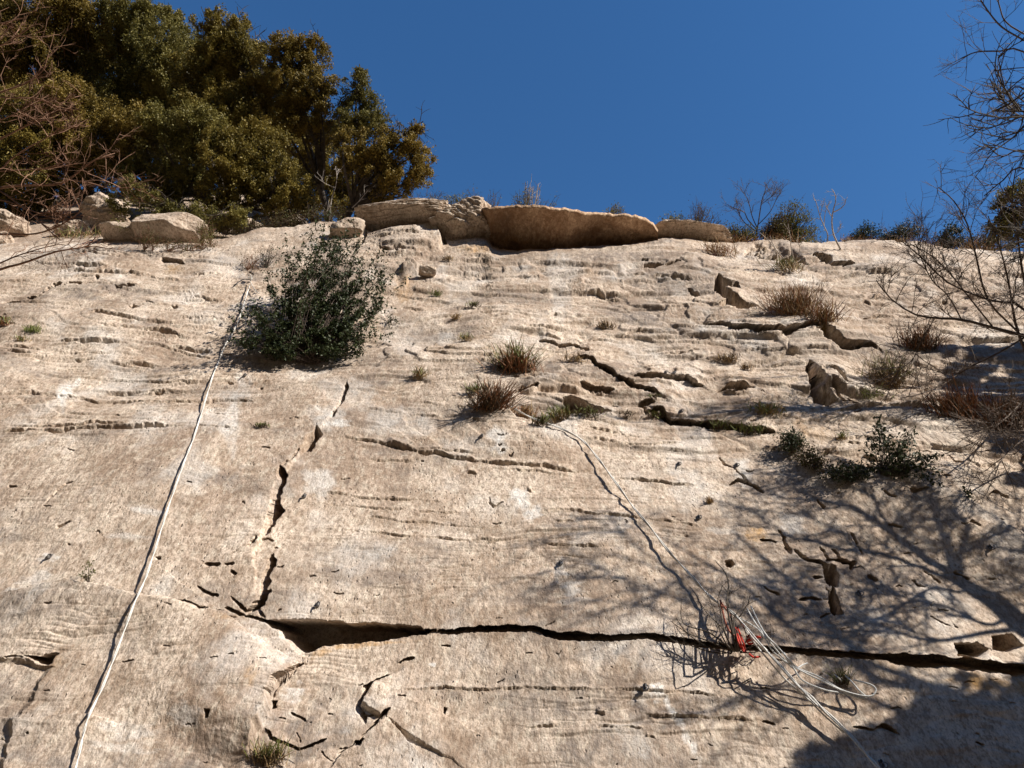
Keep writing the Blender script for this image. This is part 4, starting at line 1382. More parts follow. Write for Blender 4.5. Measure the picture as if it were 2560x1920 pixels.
# ------------------------------------------------------------------ shrubs
def shrub(name, label, bases, targets, leafmat, leaf, per, barkmat, r0=.006, cat='shrub', group=None, out=.25, jit=14, sub=2, start=.35, fluff=.05, dz=0.0, root_pt=None):
    """upright shoots from base pixels to target pixels, leafy on their outer part. targets: (px, py[, count])"""
    b0 = root_pt if root_pt is not None else wall(*bases[0])
    root = empty(name, b0, label, cat, group)
    lines, pts = [], []
    for t in targets:
        tx, ty, cnt = (t + (1,))[:3] if len(t) < 3 else t
        for c in range(cnt):
            bx, by = bases[rg.integers(len(bases))]
            B = b0 if root_pt is not None else wall(bx, by)
            if root_pt is not None:
                B = B + rg.normal(size=3) * .03
            d0 = depth(B)
            x, y = tx + rg.normal() * jit, ty + rg.normal() * jit
            E = at(x, y, d0 - out * rg.uniform(.1, 1) + dz)
            if root_pt is None and y > np.interp(x, cx, crest) + 8:
                dw = depth(wall(x, y))
                E = at(x, y, min(depth(E) + (dw - d0) * .55, dw - .04))
            P = spline([B, B * .55 + E * .45 + rg.normal(size=3) * .04 * np.linalg.norm(E - B) + Nrm * .03, E], 8)
            lines.append((P, np.linspace(r0, r0 * .3, 8)))
            if per:
                n = per
                f = start + (1.02 - start) * rg.random(n) ** .8
                f = np.clip(f, 0, .999) * 7
                j = f.astype(int)
                q = P[j] + (P[j + 1] - P[j]) * (f - j)[:, None]
                pts.append(q + rg.normal(size=(n, 3)) * fluff)
    tw = []
    if sub:
        twig_set(lines, sub, fluff * 3, r0 * .4, tw, 1, .6, .2, .4)
    obj('stems', *tubes(lines + tw, 4), M[barkmat], root)
    if per:
        P = np.concatenate(pts)
        if per > 60:
            P = P[pn((P[:, 0] + .4 * P[:, 1]) / .11, (P[:, 2] - .5 * P[:, 1]) / .11, 6) > -.14]
        obj('foliage', *leaves(P, leaf, rg, aspect=.55), M[leafmat], root)
    return root


BIG = [(865, 610, 9), (845, 580, 6), (830, 560, 4), (800, 590, 5), (775, 610, 4), (880, 585, 5), (830, 630, 9), (800, 640, 8), (770, 680, 10), (745, 630, 4), (720, 590, 2), (735, 610, 2), (700, 650, 2), (925, 625, 3), (965, 665, 3), (985, 680, 2), (700, 700, 5), (720, 740, 8), (850, 690, 10), (905, 690, 8), (925, 655, 4), (950, 690, 5), (975, 695, 3),
       (960, 730, 7), (910, 740, 9), (940, 780, 9), (965, 770, 4), (880, 800, 9), (850, 770, 10), (790, 760, 10), (760, 800, 8), (700, 790, 9), (680, 740, 4), (650, 800, 9), (615, 785, 7),
       (600, 810, 5), (630, 840, 8), (660, 850, 7), (700, 850, 7), (800, 830, 8), (840, 850, 8), (900, 850, 6), (870, 870, 6), (925, 820, 6), (820, 740, 8), (885, 720, 7), (730, 690, 5), (850, 595, 4), (815, 610, 4)]
shrub('evergreen_shrub', 'big dark green bush growing out of the wall left of centre', [(715, 897), (735, 900), (790, 908), (760, 905)], BIG, 'shrub', .033, 140, 'bark_mid', .0036, 'bush',
      out=.38, jit=24, sub=2, start=.36, fluff=.027)
shrub('evergreen_shrub', 'open branched dark green bush on the right above the curved block', [(2200, 1195), (2215, 1200), (2240, 1198), (2262, 1203)],
      [(2195, 1045, 6), (2185, 1085, 5), (2160, 1100, 4), (2225, 1100, 5), (2280, 1075, 5), (2275, 1110, 4), (2250, 1130, 5), (2300, 1140, 5), (2335, 1135, 4), (2345, 1150, 2), (2320, 1170, 4), (2260, 1165, 5),
       (2215, 1150, 5), (2175, 1160, 2), (2145, 1170, 2), (2365, 1190, 3), (2350, 1205, 3), (2240, 1180, 3), (2290, 1190, 3)], 'shrub', .030, 22, 'bark', .004, 'bush', out=.22, jit=9, sub=2, start=.5, fluff=.022)
shrub('seedling', 'tiny dark leafed sprig below the open branched bush', [(2425, 1262)], [(2408, 1225, 3), (2420, 1245, 2), (2425, 1255, 2)], 'shrub', .024, 16, 'bark', .003, 'sprig', out=.06, jit=3, sub=0, fluff=.015)
shrub('seedling', 'small dark leafed sprig to the right of the big bush', [(975, 800)], [(985, 800, 2), (1000, 805, 2), (970, 815, 2), (975, 795, 2)], 'shrub', .022, 14, 'bark', .003, 'sprig', out=.05, jit=4, sub=0, fluff=.02)
shrub('seedling', 'small grey green herb on bare rock left of the left rope', [(222, 1466)], [(222, 1405, 3), (205, 1430, 3), (236, 1425, 3), (215, 1445, 3)], 'scrub', .017, 14, 'bark_mid', .002, 'herb', out=.05, jit=4, sub=0, fluff=.010)

# shrubs along the skyline: (label, px, s, targets, leafmat, bark, leaf, per)


def crest_shrub(name, label, px, s, targets, lm, bm, leaf=.03, per=40, cat='shrub', **k):
    targets = [(x, y - 2, int(c * 1.7)) for x, y, c in targets]
    return shrub(name, label, [(px, 0)], targets, lm, leaf, per, bm, root_pt=hillpt(px, s), cat=cat, **k)


crest_shrub('scrub_bush', 'wispy grey green scrub on the crest beside the leaning oak', 1140, .5, [(1140, 495, 7), (1115, 505, 6), (1165, 505, 6), (1185, 510, 5), (1095, 515, 4), (1080, 500, 3)], 'scrub', 'bark_mid', .026, 40, jit=10, fluff=.04)
crest_shrub('scrub_bush', 'thin purplish bare scrub between the leaning oak and the grey green scrub', 1060, .4, [(1050, 505, 6), (1075, 490, 5), (1035, 515, 5), (1100, 500, 4)], 'scrubred', 'bark_mid', .02, 8, jit=12, sub=5, fluff=.05)
crest_shrub('scrub_bush', 'low twiggy scrub with fine upright shoots left of the white twigged bush', 1215, .5, [(1240, 495, 7), (1220, 505, 6), (1200, 510, 5), (1180, 480, 3)], 'scrub', 'bark_mid', .02, 12, jit=9, sub=5, fluff=.04)
crest_shrub('scrub_bush', 'white twigged bush standing on top of the overhanging block', 1320, 1.0, [(1335, 465, 3), (1320, 470, 3), (1345, 470, 2)], 'scrub', 'bark_pale', .02, 10, jit=6, sub=6, fluff=.05, r0=.009)
crest_shrub('scrub_bush', 'low dark twiggy bush at the foot of the white twigged bush', 1300, .9, [(1295, 495, 8), (1310, 485, 8), (1325, 478, 6), (1380, 510, 5), (1350, 505, 5), (1290, 508, 4)], 'scrub', 'bark', .022, 26, jit=8, sub=3, fluff=.035)
crest_shrub('scrub_bush', 'tiny lone green bush on top of the overhanging block', 1540, 1.1, [(1540, 520, 9), (1530, 526, 7), (1552, 526, 7), (1520, 532, 4)], 'scrub', 'bark_mid', .024, 40, jit=5, sub=2, fluff=.03)
crest_shrub('scrub_bush', 'olive green bush left of the purplish twiggy bush on the crest', 1690, .6, [(1685, 545, 9), (1700, 540, 7), (1670, 555, 7), (1715, 555, 6), (1655, 560, 4)], 'scrub', 'bark_mid', .026, 46, jit=7, sub=1, fluff=.04)
crest_shrub('scrub_bush', 'purplish twiggy bush right of the olive green one on the crest', 1755, .6, [(1745, 520, 8), (1765, 525, 8), (1780, 545, 8), (1740, 550, 6), (1795, 560, 6)], 'scrubred', 'bark_mid', .02, 16, jit=9, sub=6, fluff=.045)
crest_shrub('scrub_bush', 'green bush behind the foot of the bare sapling', 1850, .45, [(1840, 580, 9), (1865, 575, 9), (1885, 580, 8), (1825, 575, 7), (1830, 595, 6), (1900, 590, 5)], 'scrub', 'bark_mid', .026, 50, jit=8, sub=1, fluff=.04)
crest_shrub('scrub_bush', 'large round green bush with rusty patch on the crest', 1985, .6,
            [(1970, 520, 8), (1990, 515, 8), (2010, 530, 8), (2030, 550, 8), (2040, 575, 8), (1960, 545, 8), (1990, 555, 8), (2010, 580, 8), (2035, 590, 6), (1950, 570, 6), (1980, 590, 6)], 'scrub', 'bark_mid', .028, 70, jit=8, sub=1, fluff=.05)
crest_shrub('scrub_bush', 'rust coloured bush at the left side of the large round green bush', 1940, .35, [(1935, 555, 9), (1950, 545, 8), (1925, 570, 8), (1955, 575, 8), (1965, 555, 7), (1915, 585, 5)], 'scrubred', 'bark_mid', .026, 56, jit=8, sub=1, fluff=.04)
crest_shrub('scrub_bush', 'dark blue green bush left of the open crowned small tree on the far crest', 2175, 1.6, [(2165, 570, 9), (2185, 575, 9), (2155, 580, 7), (2200, 582, 7), (2178, 565, 5)], 'shrub', 'bark', .030, 60, jit=5, sub=1, fluff=.05)
crest_shrub('scrub_bush', 'smallest dark bush between two others on the far crest', 2228, 1.6, [(2225, 585, 8), (2235, 590, 7), (2215, 592, 6)], 'shrub', 'bark', .028, 46, jit=4, sub=1, fluff=.035)
crest_shrub('small_tree', 'open crowned small tree on the far crest at the right', 2272, 1.6, [(2255, 570, 7), (2270, 562, 7), (2290, 568, 7), (2300, 578, 6), (2262, 582, 5), (2285, 582, 5), (2245, 588, 3)], 'shrub', 'bark', .028, 50, cat='small tree', jit=4, sub=1, fluff=.045, start=.6)
crest_shrub('scrub_bush', 'dark green bush behind bare twigs near the right edge', 2390, 1.0, [(2385, 565, 10), (2400, 575, 10), (2375, 590, 8), (2410, 595, 8), (2395, 605, 6), (2365, 600, 5)], 'shrub', 'bark', .032, 80, jit=7, sub=1, fluff=.05)
oak('dark evergreen tree on the crest at the right edge behind the twigs', 2530, 1.1, [(2520, 510, 34), (2550, 480, 36), (2500, 540, 30), (2560, 540, 40), (2540, 580, 40), (2600, 500, 50), (2610, 570, 46), (2490, 580, 26)], 'oakg', .7,
    trunk_r=.05, leaf=.04, name='evergreen_tree', group=None)
crest_shrub('scrub_bush', 'dense brown green scrub filling the gap between the dark bush and the right edge', 2450, .5, [(2440, 600, 9), (2470, 590, 9), (2500, 605, 9), (2540, 610, 9), (2420, 610, 7)], 'scrubred', 'bark_mid', .026, 40, jit=9, sub=3, fluff=.05)
crest_shrub('dry_bush', 'dry brown scrub along the crest under the oaks above the slab', 760, .25, [(560, 585, 7), (620, 572, 8), (680, 560, 8), (740, 550, 9), (800, 545, 9), (850, 535, 7), (540, 575, 5), (780, 535, 7), (700, 550, 7)], 'scrubred', 'bark_mid', .026, 44, jit=10, sub=3, fluff=.06)


# bare saplings on the skyline
def sapling(label, base_px, s, paths, w0, nt=7, L=.22, tr=.004, bm='bark_pale', sub=3):
    b = hillpt(base_px[0], s) if s is not None else wall(*base_px)
    root = empty('bare_sapling', b, label, 'sapling')
    d = depth(b)
    L_ = []
    for i, (pts, ww) in enumerate(paths):
        P = np.array([at(x, y, d - .02 * j) for j, (x, y) in enumerate(pts)])
        if i == 0:
            P = np.vstack([b, P])
        L_.append((spline(P, 12), np.linspace(w0 * ww, .0035, 12)))
    tw = []
    twig_set(L_, nt, L, tr, tw, sub, .5, .25, .35, .5, (4, 3))
    obj('stems', *tubes(L_ + tw, 5), M[bm], root, True)


sapling('spreading bare sapling with many fine grey twigs left of the large round green bush', (1895, 590), .3,
        [([(1893, 575), (1900, 530), (1905, 500), (1915, 470), (1910, 455)], 1.0), ([(1893, 575), (1870, 550), (1860, 530), (1835, 520), (1815, 510)], .8), ([(1893, 570), (1880, 540), (1870, 500), (1850, 470)], .7),
         ([(1897, 560), (1925, 530), (1940, 500), (1945, 490)], .6), ([(1893, 580), (1865, 560), (1850, 540), (1845, 520)], .7), ([(1905, 510), (1930, 490), (1940, 480)], .4)], .013, 9, .24, .003, 'bark_mid', 3)
sapling('slim white bare sapling leaning on the crest with forked crown', (2101, 620), None,
        [([(2085, 590), (2080, 560), (2082, 530), (2090, 500), (2085, 480), (2078, 472)], 1.0), ([(2084, 530), (2100, 522), (2112, 510), (2114, 498)], .7), ([(2082, 545), (2072, 530), (2068, 515)], .5)], .014, 4, .10, .003, 'bark_pale', 2)
sapling('pale bare sapling standing just left of the slim white forked one', (2075, 604), .2,
        [([(2070, 590), (2060, 565), (2050, 540), (2040, 505), (2035, 495)], 1.0), ([(2060, 565), (2062, 540), (2066, 520), (2074, 505)], .6), ([(2050, 540), (2055, 520), (2060, 500)], .5), ([(2070, 590), (2095, 580), (2104, 560)], .4)], .011, 5, .12, .0028, 'bark_pale', 2)
sapling('thin pale stems leaning from the grass tuft under the crest bushes', (1975, 675), None,
        [([(1965, 655), (1945, 630), (1920, 600), (1900, 582)], 1.0), ([(1985, 650), (1978, 620), (1975, 590), (1970, 560)], .9), ([(1960, 650), (1935, 615), (1925, 590)], .8), ([(1990, 650), (2000, 620), (1990, 600)], .6)], .008, 3, .10, .0025, 'bark_pale', 2)
sapling('white bare stem with twiggy top on the crest above the layered block', (800, 560), .5,
        [([(828, 500), (838, 470), (842, 440), (838, 415)], 1.0), ([(838, 470), (815, 460), (800, 450)], .6), ([(828, 500), (818, 530), (822, 500)], .5), ([(880, 520), (900, 500), (920, 475)], .7)], .013, 4, .16, .0035, 'bark_pale', 2)


# ------------------------------------------------------------------ grass tufts and herbs
def blades(base, n, h, spread, rg_, width=.006, up=1.0, outw=.55, drop=.35, leanv=(0, 0, 0)):
    """curved tapering blades from points around base"""
    b = base + rg_.normal(size=(n, 3)) * np.array([spread, spread * .25, spread * .35]) * .5
    d = unit(rg_.normal(size=(n, 3)) * np.array([.75, .5, .4]) + rg_.normal(size=3) * np.array([.22, .1, .12]) + np.array([0, 0, up]) + Nrm * outw + np.array(leanv))
    l = h * (.45 + .65 * rg_.random(n))[:, None]
    side = unit(np.cross(d, rg_.normal(size=(n, 3))))
    w2 = width * (.6 + .7 * rg_.random(n))[:, None]
    p1 = b + d * l * .5
    p2 = b + d * l * .82 + np.array([0, 0, -1]) * l * drop * .16
    p3 = b + d * l + np.array([0, 0, -1]) * l * drop * .45 + rg_.normal(size=(n, 3)) * .08 * l
    V = np.stack([b - side * w2 * .5, b + side * w2 * .5, p1 - side * w2 * .45, p1 + side * w2 * .45, p2 - side * w2 * .28, p2 + side * w2 * .28, p3], 1).reshape(-1, 3)
    o = np.arange(n)[:, None] * 7
    q = np.concatenate([o + np.array([[0, 1, 3, 2]]), o + np.array([[2, 3, 5, 4]])])
    t = o + np.array([[4, 5, 6]])
    return V, [q, t]


def tuft(name, label, x, y, w, h, cols, n=160, cat='grass tuft', group='dry grass tufts on the wall', base=None, bw=.006, **k):
    b = wall(x, y, .01) if base is None else base
    m = depth(b) / F
    if len(cols) == 1:
        o = obj(name, *blades(b, n, h * m, w * m * .5, rg, bw, **k), M[cols[0]])
        tag(o, label, cat, group)
        rezero(o, b)
        return o
    root = empty(name, b, label, cat, group)
    nm = {'grass_red': 'reddish_blades', 'grass_straw': 'straw_blades', 'grass_green': 'green_blades', 'grass_dark': 'dead_blades'}
    for i, c in enumerate(cols):
        obj(nm[c], *blades(b + (0, 0, .2 * h * m * (c == 'grass_green')), int(n / len(cols)), h * m * (1, .85, .6)[i], w * m * .5, rg, bw, **k), M[c], root)
    return root


tuft('grass_tuft', 'round tuft green on top and rust brown below in the middle of the wall', 1288, 925, 90, 82, ['grass_green', 'grass_red', 'grass_dark'], 620, bw=.007, outw=.6)
tuft('grass_tuft', 'fine rust brown tuft spilling over the rim of the hollow below the round tuft', 1228, 1018, 84, 100, ['grass_red', 'grass_dark'], 520, leanv=(.25, 0, 0))
tuft('grass_tuft', 'largest rust brown tuft on the right with a spray of fine stalks', 1985, 782, 120, 100, ['grass_red', 'grass_straw', 'grass_dark'], 640)
tuft('grass_tuft', 'straw brown tuft touching the right side of the largest rust brown tuft', 2058, 800, 80, 70, ['grass_straw', 'grass_red', 'grass_dark'], 340)
tuft('grass_tuft', 'small straw tuft at the right end of the dark curved crack', 2068, 836, 30, 46, ['grass_straw'], 110)
tuft('grass_tuft', 'red brown tuft with dark foot just left of the shaded part of the wall', 2300, 868, 84, 80, ['grass_red', 'grass_dark'], 420)
tuft('grass_tuft', 'straw green tuft with tall pale stalks right of the broken boulder hole', 2225, 965, 90, 96, ['grass_straw', 'grass_green', 'grass_dark'], 460)
tuft('grass_tuft', 'flat bright green blades at the foot of the straw green tuft', 2172, 992, 70, 36, ['grass_green'], 110, outw=.3)
tuft('grass_tuft', 'wide dull red tuft in the shaded part of the wall at the right', 2405, 1035, 150, 96, ['grass_red', 'grass_dark'], 520)
tuft('grass_tuft', 'dark tuft at the right edge in the shade beside the wide dull red one', 2520, 1060, 120, 110, ['grass_dark', 'grass_red'], 420)
tuft('grass_tuft', 'yellowish tuft at the foot of the thin pale leaning stems', 1968, 676, 80, 40, ['grass_straw', 'grass_green'], 260)
tuft('grass_tuft', 'straw tuft just under the crest below the layered slab', 1800, 636, 90, 50, ['grass_straw', 'grass_red'], 260)
tuft('grass_tuft', 'small dark brown tuft in the middle right of the upper wall', 1516, 818, 44, 24, ['grass_dark', 'grass_straw'], 150)
tuft('grass_tuft', 'tiny dark green tuft in the upper middle of the wall', 1182, 766, 26, 20, ['grass_dark', 'grass_green'], 100)
tuft('grass_tuft', 'tiny straw tuft left below the tiny dark green one', 1139, 798, 16, 20, ['grass_straw'], 60)
tuft('grass_tuft', 'little bright green tuft below the small square block', 1090, 738, 26, 20, ['grass_green'], 80)
tuft('grass_tuft', 'faint dry tuft left under the left end of the overhang', 1124, 652, 24, 22, ['grass_straw', 'grass_dark'], 80)
tuft('grass_tuft', 'small yellow green tuft right of the big bush halfway to the round tuft', 1162, 850, 34, 22, ['grass_green', 'grass_straw'], 100)
tuft('grass_tuft', 'leggy yellow green herb right below the big bush', 1045, 948, 34, 38, ['grass_straw', 'grass_green'], 90)
tuft('grass_tuft', 'small brown patch of dead grass above the pale round block on the right', 1822, 898, 60, 20, ['grass_dark', 'grass_straw'], 160)
tuft('grass_tuft', 'small dead tuft directly right below the brown patch of dead grass', 1862, 922, 30, 20, ['grass_dark', 'grass_straw'], 80)
tuft('grass_tuft', 'bright green mat of grass on the pale ledge in the right half', 1918, 1032, 80, 30, ['grass_green', 'grass_straw'], 240, outw=.8, up=.5)
tuft('grass_tuft', 'tiny moss tuft in a nick right of the left rope', 656, 1066, 34, 14, ['grass_green', 'grass_dark'], 90, outw=.8)
tuft('grass_tuft', 'green tuft near the left edge of the wall', 82, 828, 48, 24, ['grass_green'], 120)
tuft('grass_tuft', 'olive tuft directly under the green one near the left edge', 56, 850, 40, 16, ['grass_straw', 'grass_green'], 90)
tuft('grass_tuft', 'reddish tuft at the very left edge of the wall', 8, 812, 30, 30, ['grass_red', 'grass_green'], 100)
tuft('grass_tuft', 'yellow green tuft growing from the crack at the bottom edge', 668, 1905, 90, 64, ['grass_straw', 'grass_green', 'grass_dark'], 380, bw=.004)
tuft('grass_tuft', 'small green brown tuft on the long ledge right of the rope bundle', 2108, 1712, 44, 46, ['grass_green', 'grass_dark'], 120, bw=.004)
tuft('grass_tuft', 'tiny yellow green tuft left of the open branched bush', 2104, 1098, 20, 24, ['grass_green', 'grass_straw'], 70)
tuft('grass_tuft', 'tiny straw tuft in the middle of the lower right slab', 1775, 1256, 14, 22, ['grass_straw'], 50)
tuft('grass_tuft', 'dark moss clump under the small overhang where the right rope passes', 1470, 1036, 80, 18, ['grass_dark', 'grass_green'], 260, outw=.5)
tuft('grass_tuft', 'fresh green clump beside the right rope in the hollow', 1402, 1050, 60, 40, ['grass_green', 'grass_straw'], 220)
tuft('grass_tuft', 'sparse dark green clump left of the fresh green one in the hollow', 1352, 1062, 40, 34, ['grass_green', 'grass_dark'], 110)
tuft('grass_tuft', 'dead brown grass at the lower edge of the hollow', 1310, 1040, 60, 40, ['grass_straw', 'grass_red'], 180)
tuft('grass_tuft', 'yellow green fringe at the left corner of the rust brown spilling tuft', 1186, 976, 50, 24, ['grass_green'], 110)
tuft('grass_tuft', 'thin dark clump at the left start of the mossy ledge', 1640, 1040, 44, 16, ['grass_dark', 'grass_green'], 120)
tuft('grass_tuft', 'leftmost dark moss clump along the mossy ledge', 1690, 1056, 56, 22, ['grass_dark', 'grass_green'], 180)
tuft('grass_tuft', 'middle green moss clump along the mossy ledge', 1806, 1070, 60, 24, ['grass_green', 'grass_dark'], 200)
tuft('grass_tuft', 'right green moss clump along the mossy ledge', 1880, 1082, 70, 24, ['grass_green', 'grass_dark'], 220)
tuft('grass_tuft', 'small dark clump in the oblique crack of the upper right wall', 1436, 902, 50, 30, ['grass_dark', 'grass_straw'], 120)
tuft('grass_tuft', 'tiny clump at the lower end of the oblique crack', 1630, 994, 30, 12, ['grass_dark', 'grass_green'], 70)
tuft('grass_tuft', 'tiny dry sprig between the mossy ledge and the hollow', 1566, 1040, 36, 12, ['grass_dark'], 60)
for lb, x, s_, w_, h_, c, n_ in [
    ('straw coloured grass along the crest under the green bush', 1850, .12, 150, 40, ['grass_straw', 'grass_red'], 300),
    ('golden grass in front of the large round green bush', 1960, .12, 170, 34, ['grass_straw', 'grass_red'], 320),
    ('rust brown grass clump on the crest right of the white sapling', 2150, .12, 90, 26, ['grass_red', 'grass_dark'], 300),
    ('low rust brown grass clump continuing right of the larger one on the crest', 2205, .10, 60, 18, ['grass_red', 'grass_dark'], 180),
    ('straw grass on the crest left of the bare twigs', 2262, .08, 80, 30, ['grass_straw', 'grass_red'], 260),
    ('brown grass on the crest beside the right bare twigs', 2320, .08, 60, 28, ['grass_red', 'grass_straw'], 200),
    ('tall dry grass on the crest near the right edge', 2440, .1, 150, 34, ['grass_straw', 'grass_red'], 300),
    ('thin dry grass at the foot of the white sapling', 2120, .03, 24, 24, ['grass_straw'], 70),
    ('greenish grass tuft between the green bush and the white sapling', 2045, .10, 60, 24, ['grass_green', 'grass_straw'], 180),
    ('straw grass below the small yellowish boulder', 170, .15, 120, 34, ['grass_straw', 'grass_green'], 260),
    ('thin dry grass tuft between the wedge boulder and the domed boulder', 262, .12, 60, 34, ['grass_straw', 'grass_green'], 150),
]:
    tuft('grass_tuft', lb, x, 0, w_, h_, c, n_, base=hillpt(x, s_), group='grass clumps along the crest')


def dry_bush(label, bases, targets, lm, per, bm='bark_red', **k):
    return shrub('dry_bush', label, bases, targets, lm, k.pop('leaf', .02), per, bm, .004, 'shrub', None, **k)


dry_bush('dry brown tangled shrub at the left foot of the domed boulder', [(360, 622), (385, 624)], [(360, 585, 7), (350, 600, 6), (385, 595, 7), (400, 605, 6), (370, 575, 4)], 'scrubred', 22, out=.2, jit=9, sub=4, fluff=.03)
dry_bush('low dry brown shrub spread along the foot of the domed boulder', [(420, 624), (470, 624), (510, 622)], [(420, 612, 7), (450, 612, 7), (480, 614, 7), (510, 610, 7), (540, 612, 5), (400, 616, 4)], 'scrubred', 22, out=.2, jit=7, sub=4, fluff=.03)
dry_bush('tall straw brown shrub at the right side of the domed boulder', [(505, 612), (525, 610)], [(500, 565, 8), (515, 550, 8), (525, 575, 8), (535, 590, 7), (495, 590, 5)], 'scrub', 26, out=.2, jit=8, sub=3, fluff=.035)
dry_bush('grey dead bush above left of the big bush', [(668, 665), (672, 660)], [(660, 625, 6), (675, 615, 6), (690, 635, 6), (650, 640, 5)], 'shrub', 10, bm='bark_mid', out=.15, jit=8, sub=4, fluff=.025)
dry_bush('reddish dead bush at the top of the left rope', [(618, 672), (632, 668)], [(605, 650, 6), (620, 640, 6), (640, 650, 5), (650, 664, 5)], 'scrubred', 8, out=.15, jit=8, sub=4, fluff=.025)
dry_bush('dark ragged scrub at the upper end of the bushy strip on the right block', [(1975, 1120), (1985, 1130)], [(1960, 1090, 8), (1980, 1085, 8), (1995, 1110, 8), (2010, 1100, 6), (1965, 1115, 6)], 'shrub', 40, bm='bark_mid', out=.18, jit=8, sub=3, fluff=.03)
dry_bush('rust and green scrub in the middle of the bushy strip on the right block', [(2010, 1160), (2035, 1172)], [(2000, 1135, 7), (2020, 1130, 7), (2040, 1150, 8), (2060, 1160, 7)], 'scrubred', 34, bm='bark_mid', out=.18, jit=9, sub=3, fluff=.03)
dry_bush('low green scrub at the lower end of the bushy strip beside the open branched bush', [(2080, 1190), (2110, 1200), (2140, 1205)], [(2070, 1175, 7), (2095, 1180, 7), (2120, 1180, 8), (2145, 1185, 8), (2165, 1192, 6), (2150, 1175, 4)], 'shrub', 34, bm='bark_mid', out=.16, jit=8, sub=2, fluff=.03)
dry_bush('yellow leaved seedling on the wedge shaped boulder', [(290, 590)], [(285, 560, 6), (300, 565, 6), (320, 570, 5), (295, 550, 4)], 'herb', 20, bm='bark_mid', out=.5, jit=9, sub=1, fluff=.03)


# ------------------------------------------------------------------ bolts
def torus_np(c, r, t, axis_u, axis_v, n=14, m=6):
    a = np.arange(n) / n * 2 * math.pi
    b = np.arange(m) / m * 2 * math.pi
    w3 = np.cross(axis_u, axis_v)
    rd = np.cos(a)[:, None] * axis_u + np.sin(a)[:, None] * axis_v
    V = c + rd[:, None, :] * (r + t * np.cos(b))[None, :, None] + (t * np.sin(b))[None, :, None] * w3
    i = np.arange(n)[:, None] * m
    i2 = (np.arange(n)[:, None] + 1) % n * m
    j = np.arange(m)[None]
    k = (j + 1) % m
    q = np.stack([i + j, i + k, i2 + k, i2 + j], -1).reshape(-1, 4)
    return V.reshape(-1, 3), [q]


def box_np(c, u, v, w_, su, sv, sw):
    s8 = np.array([(-1, -1, -1), (1, -1, -1), (1, 1, -1), (-1, 1, -1), (-1, -1, 1), (1, -1, 1), (1, 1, 1), (-1, 1, 1)], float)
    V = c + s8[:, :1] * u * su + s8[:, 1:2] * v * sv + s8[:, 2:] * w_ * sw
    return V, [np.array([(0, 3, 2, 1), (4, 5, 6, 7), (0, 1, 5, 4), (1, 2, 6, 5), (2, 3, 7, 6), (3, 0, 4, 7)])]


def make_bolt():
    b = np.zeros(3)
    r_ = empty('climbing_bolt', b)
    obj('hanger', *merge([box_np(Nrm * .004, RIGHT, UPS, Nrm, .012, .020, .0025), box_np(Nrm * .016 - UPS * .012, RIGHT, UPS, Nrm, .0022, .012, .014)]), M['steel'], r_)
    obj('ring', *torus_np(Nrm * .026 - UPS * .026, .017, .0036, RIGHT * .8 + Nrm * .6, UPS), M['steel'], r_, True)
    obj('nut', *tubes([(np.array([Nrm * .004 + UPS * .009, Nrm * .016 + UPS * .009]), [.008, .008])], 6), M['steel'], r_)
    return r_


def copy_tree(o, parent=None):
    c = o.copy()
    C.objects.link(c)
    c.parent = parent
    for ch in list(o.children):
        copy_tree(ch, c)
    return c


BOLTS = [(126, 1389, 'on the white chalk smudge at the left edge of the photo'), (795, 1509, 'just above the wide black gap of the long ledge'), (763, 1238, 'right of the top of the upright crack'),
         (1205, 1087, 'below the hollow with the rust brown tuft'), (1401, 1406, 'above a white chalk streak in the middle of the slab'), (1695, 1159, 'at the top of a chalk streak right of the right rope'),
         (1842, 1161, 'beside the chalk patch under the mossy ledge'), (1747, 1291, 'in the tree shadow between the right rope and the orange stain'), (1705, 1027, 'above the mossy ledge'),
         (2147, 1481, 'right of the black hole in the tree shadow'), (1614, 1717, 'on the bright chalk streak under the long ledge'), (2205, 1908, 'at the bottom edge beside the right rope'),
         (2473, 1367, 'in the tree shadow near the right edge'), (617, 938, 'right of the left rope below the big bush'), (1666, 934, 'left one of the pair in the middle of the upper right wall'),
         (1686, 931, 'right one of the pair in the middle of the upper right wall')]
proto = make_bolt()
for i, (x, y, t) in enumerate(BOLTS):
    o = proto if i == 0 else copy_tree(proto)
    o.location = wall(x, y, .002).tolist()
    o.rotation_euler = (0, 0, 0)
    tag(o, 'steel ring bolt ' + t, 'climbing bolt', 'climbing bolts in the wall')
a_, b_ = wall(1666, 936, .03), wall(1686, 934, .03)
tag(rezero(obj('anchor_cord', *tubes([(spline([a_, (a_ + b_) / 2 + np.array([0, -.01, -.03]), b_], 9), np.full(9, .004))], 5), M['cord'], smooth=True), a_), 'dark cord joining the pair of bolts on the upper right wall', 'cord')


# ------------------------------------------------------------------ ropes
def rope_path(pts, n, gaps):
    """pts in photo pixels along the wall; gaps: metres off the rock at each pt"""
    Q = spline([(x, y, 0) for x, y in pts], n)
    g = np.interp(np.linspace(0, 1, n), np.linspace(0, 1, len(gaps)), gaps)
    d = np.array([depth(wall(x, y)) if y < 2200 else np.nan for x, y, _ in Q])
    k = 7
    k = max(2, n // 16)
    ext = np.concatenate([d[0] * 2 - d[1:k + 1][::-1], d, d[-1] * 2 - d[-k - 1:-1][::-1]])
    dm = np.convolve(ext, np.ones(2 * k + 1) / (2 * k + 1), mode='valid')
    dm = np.minimum(dm, d)
    dr = dirs(Q[:, 0], Q[:, 1])
    return CAM + dr * (dm - g / np.abs(dr @ Nrm))[:, None]


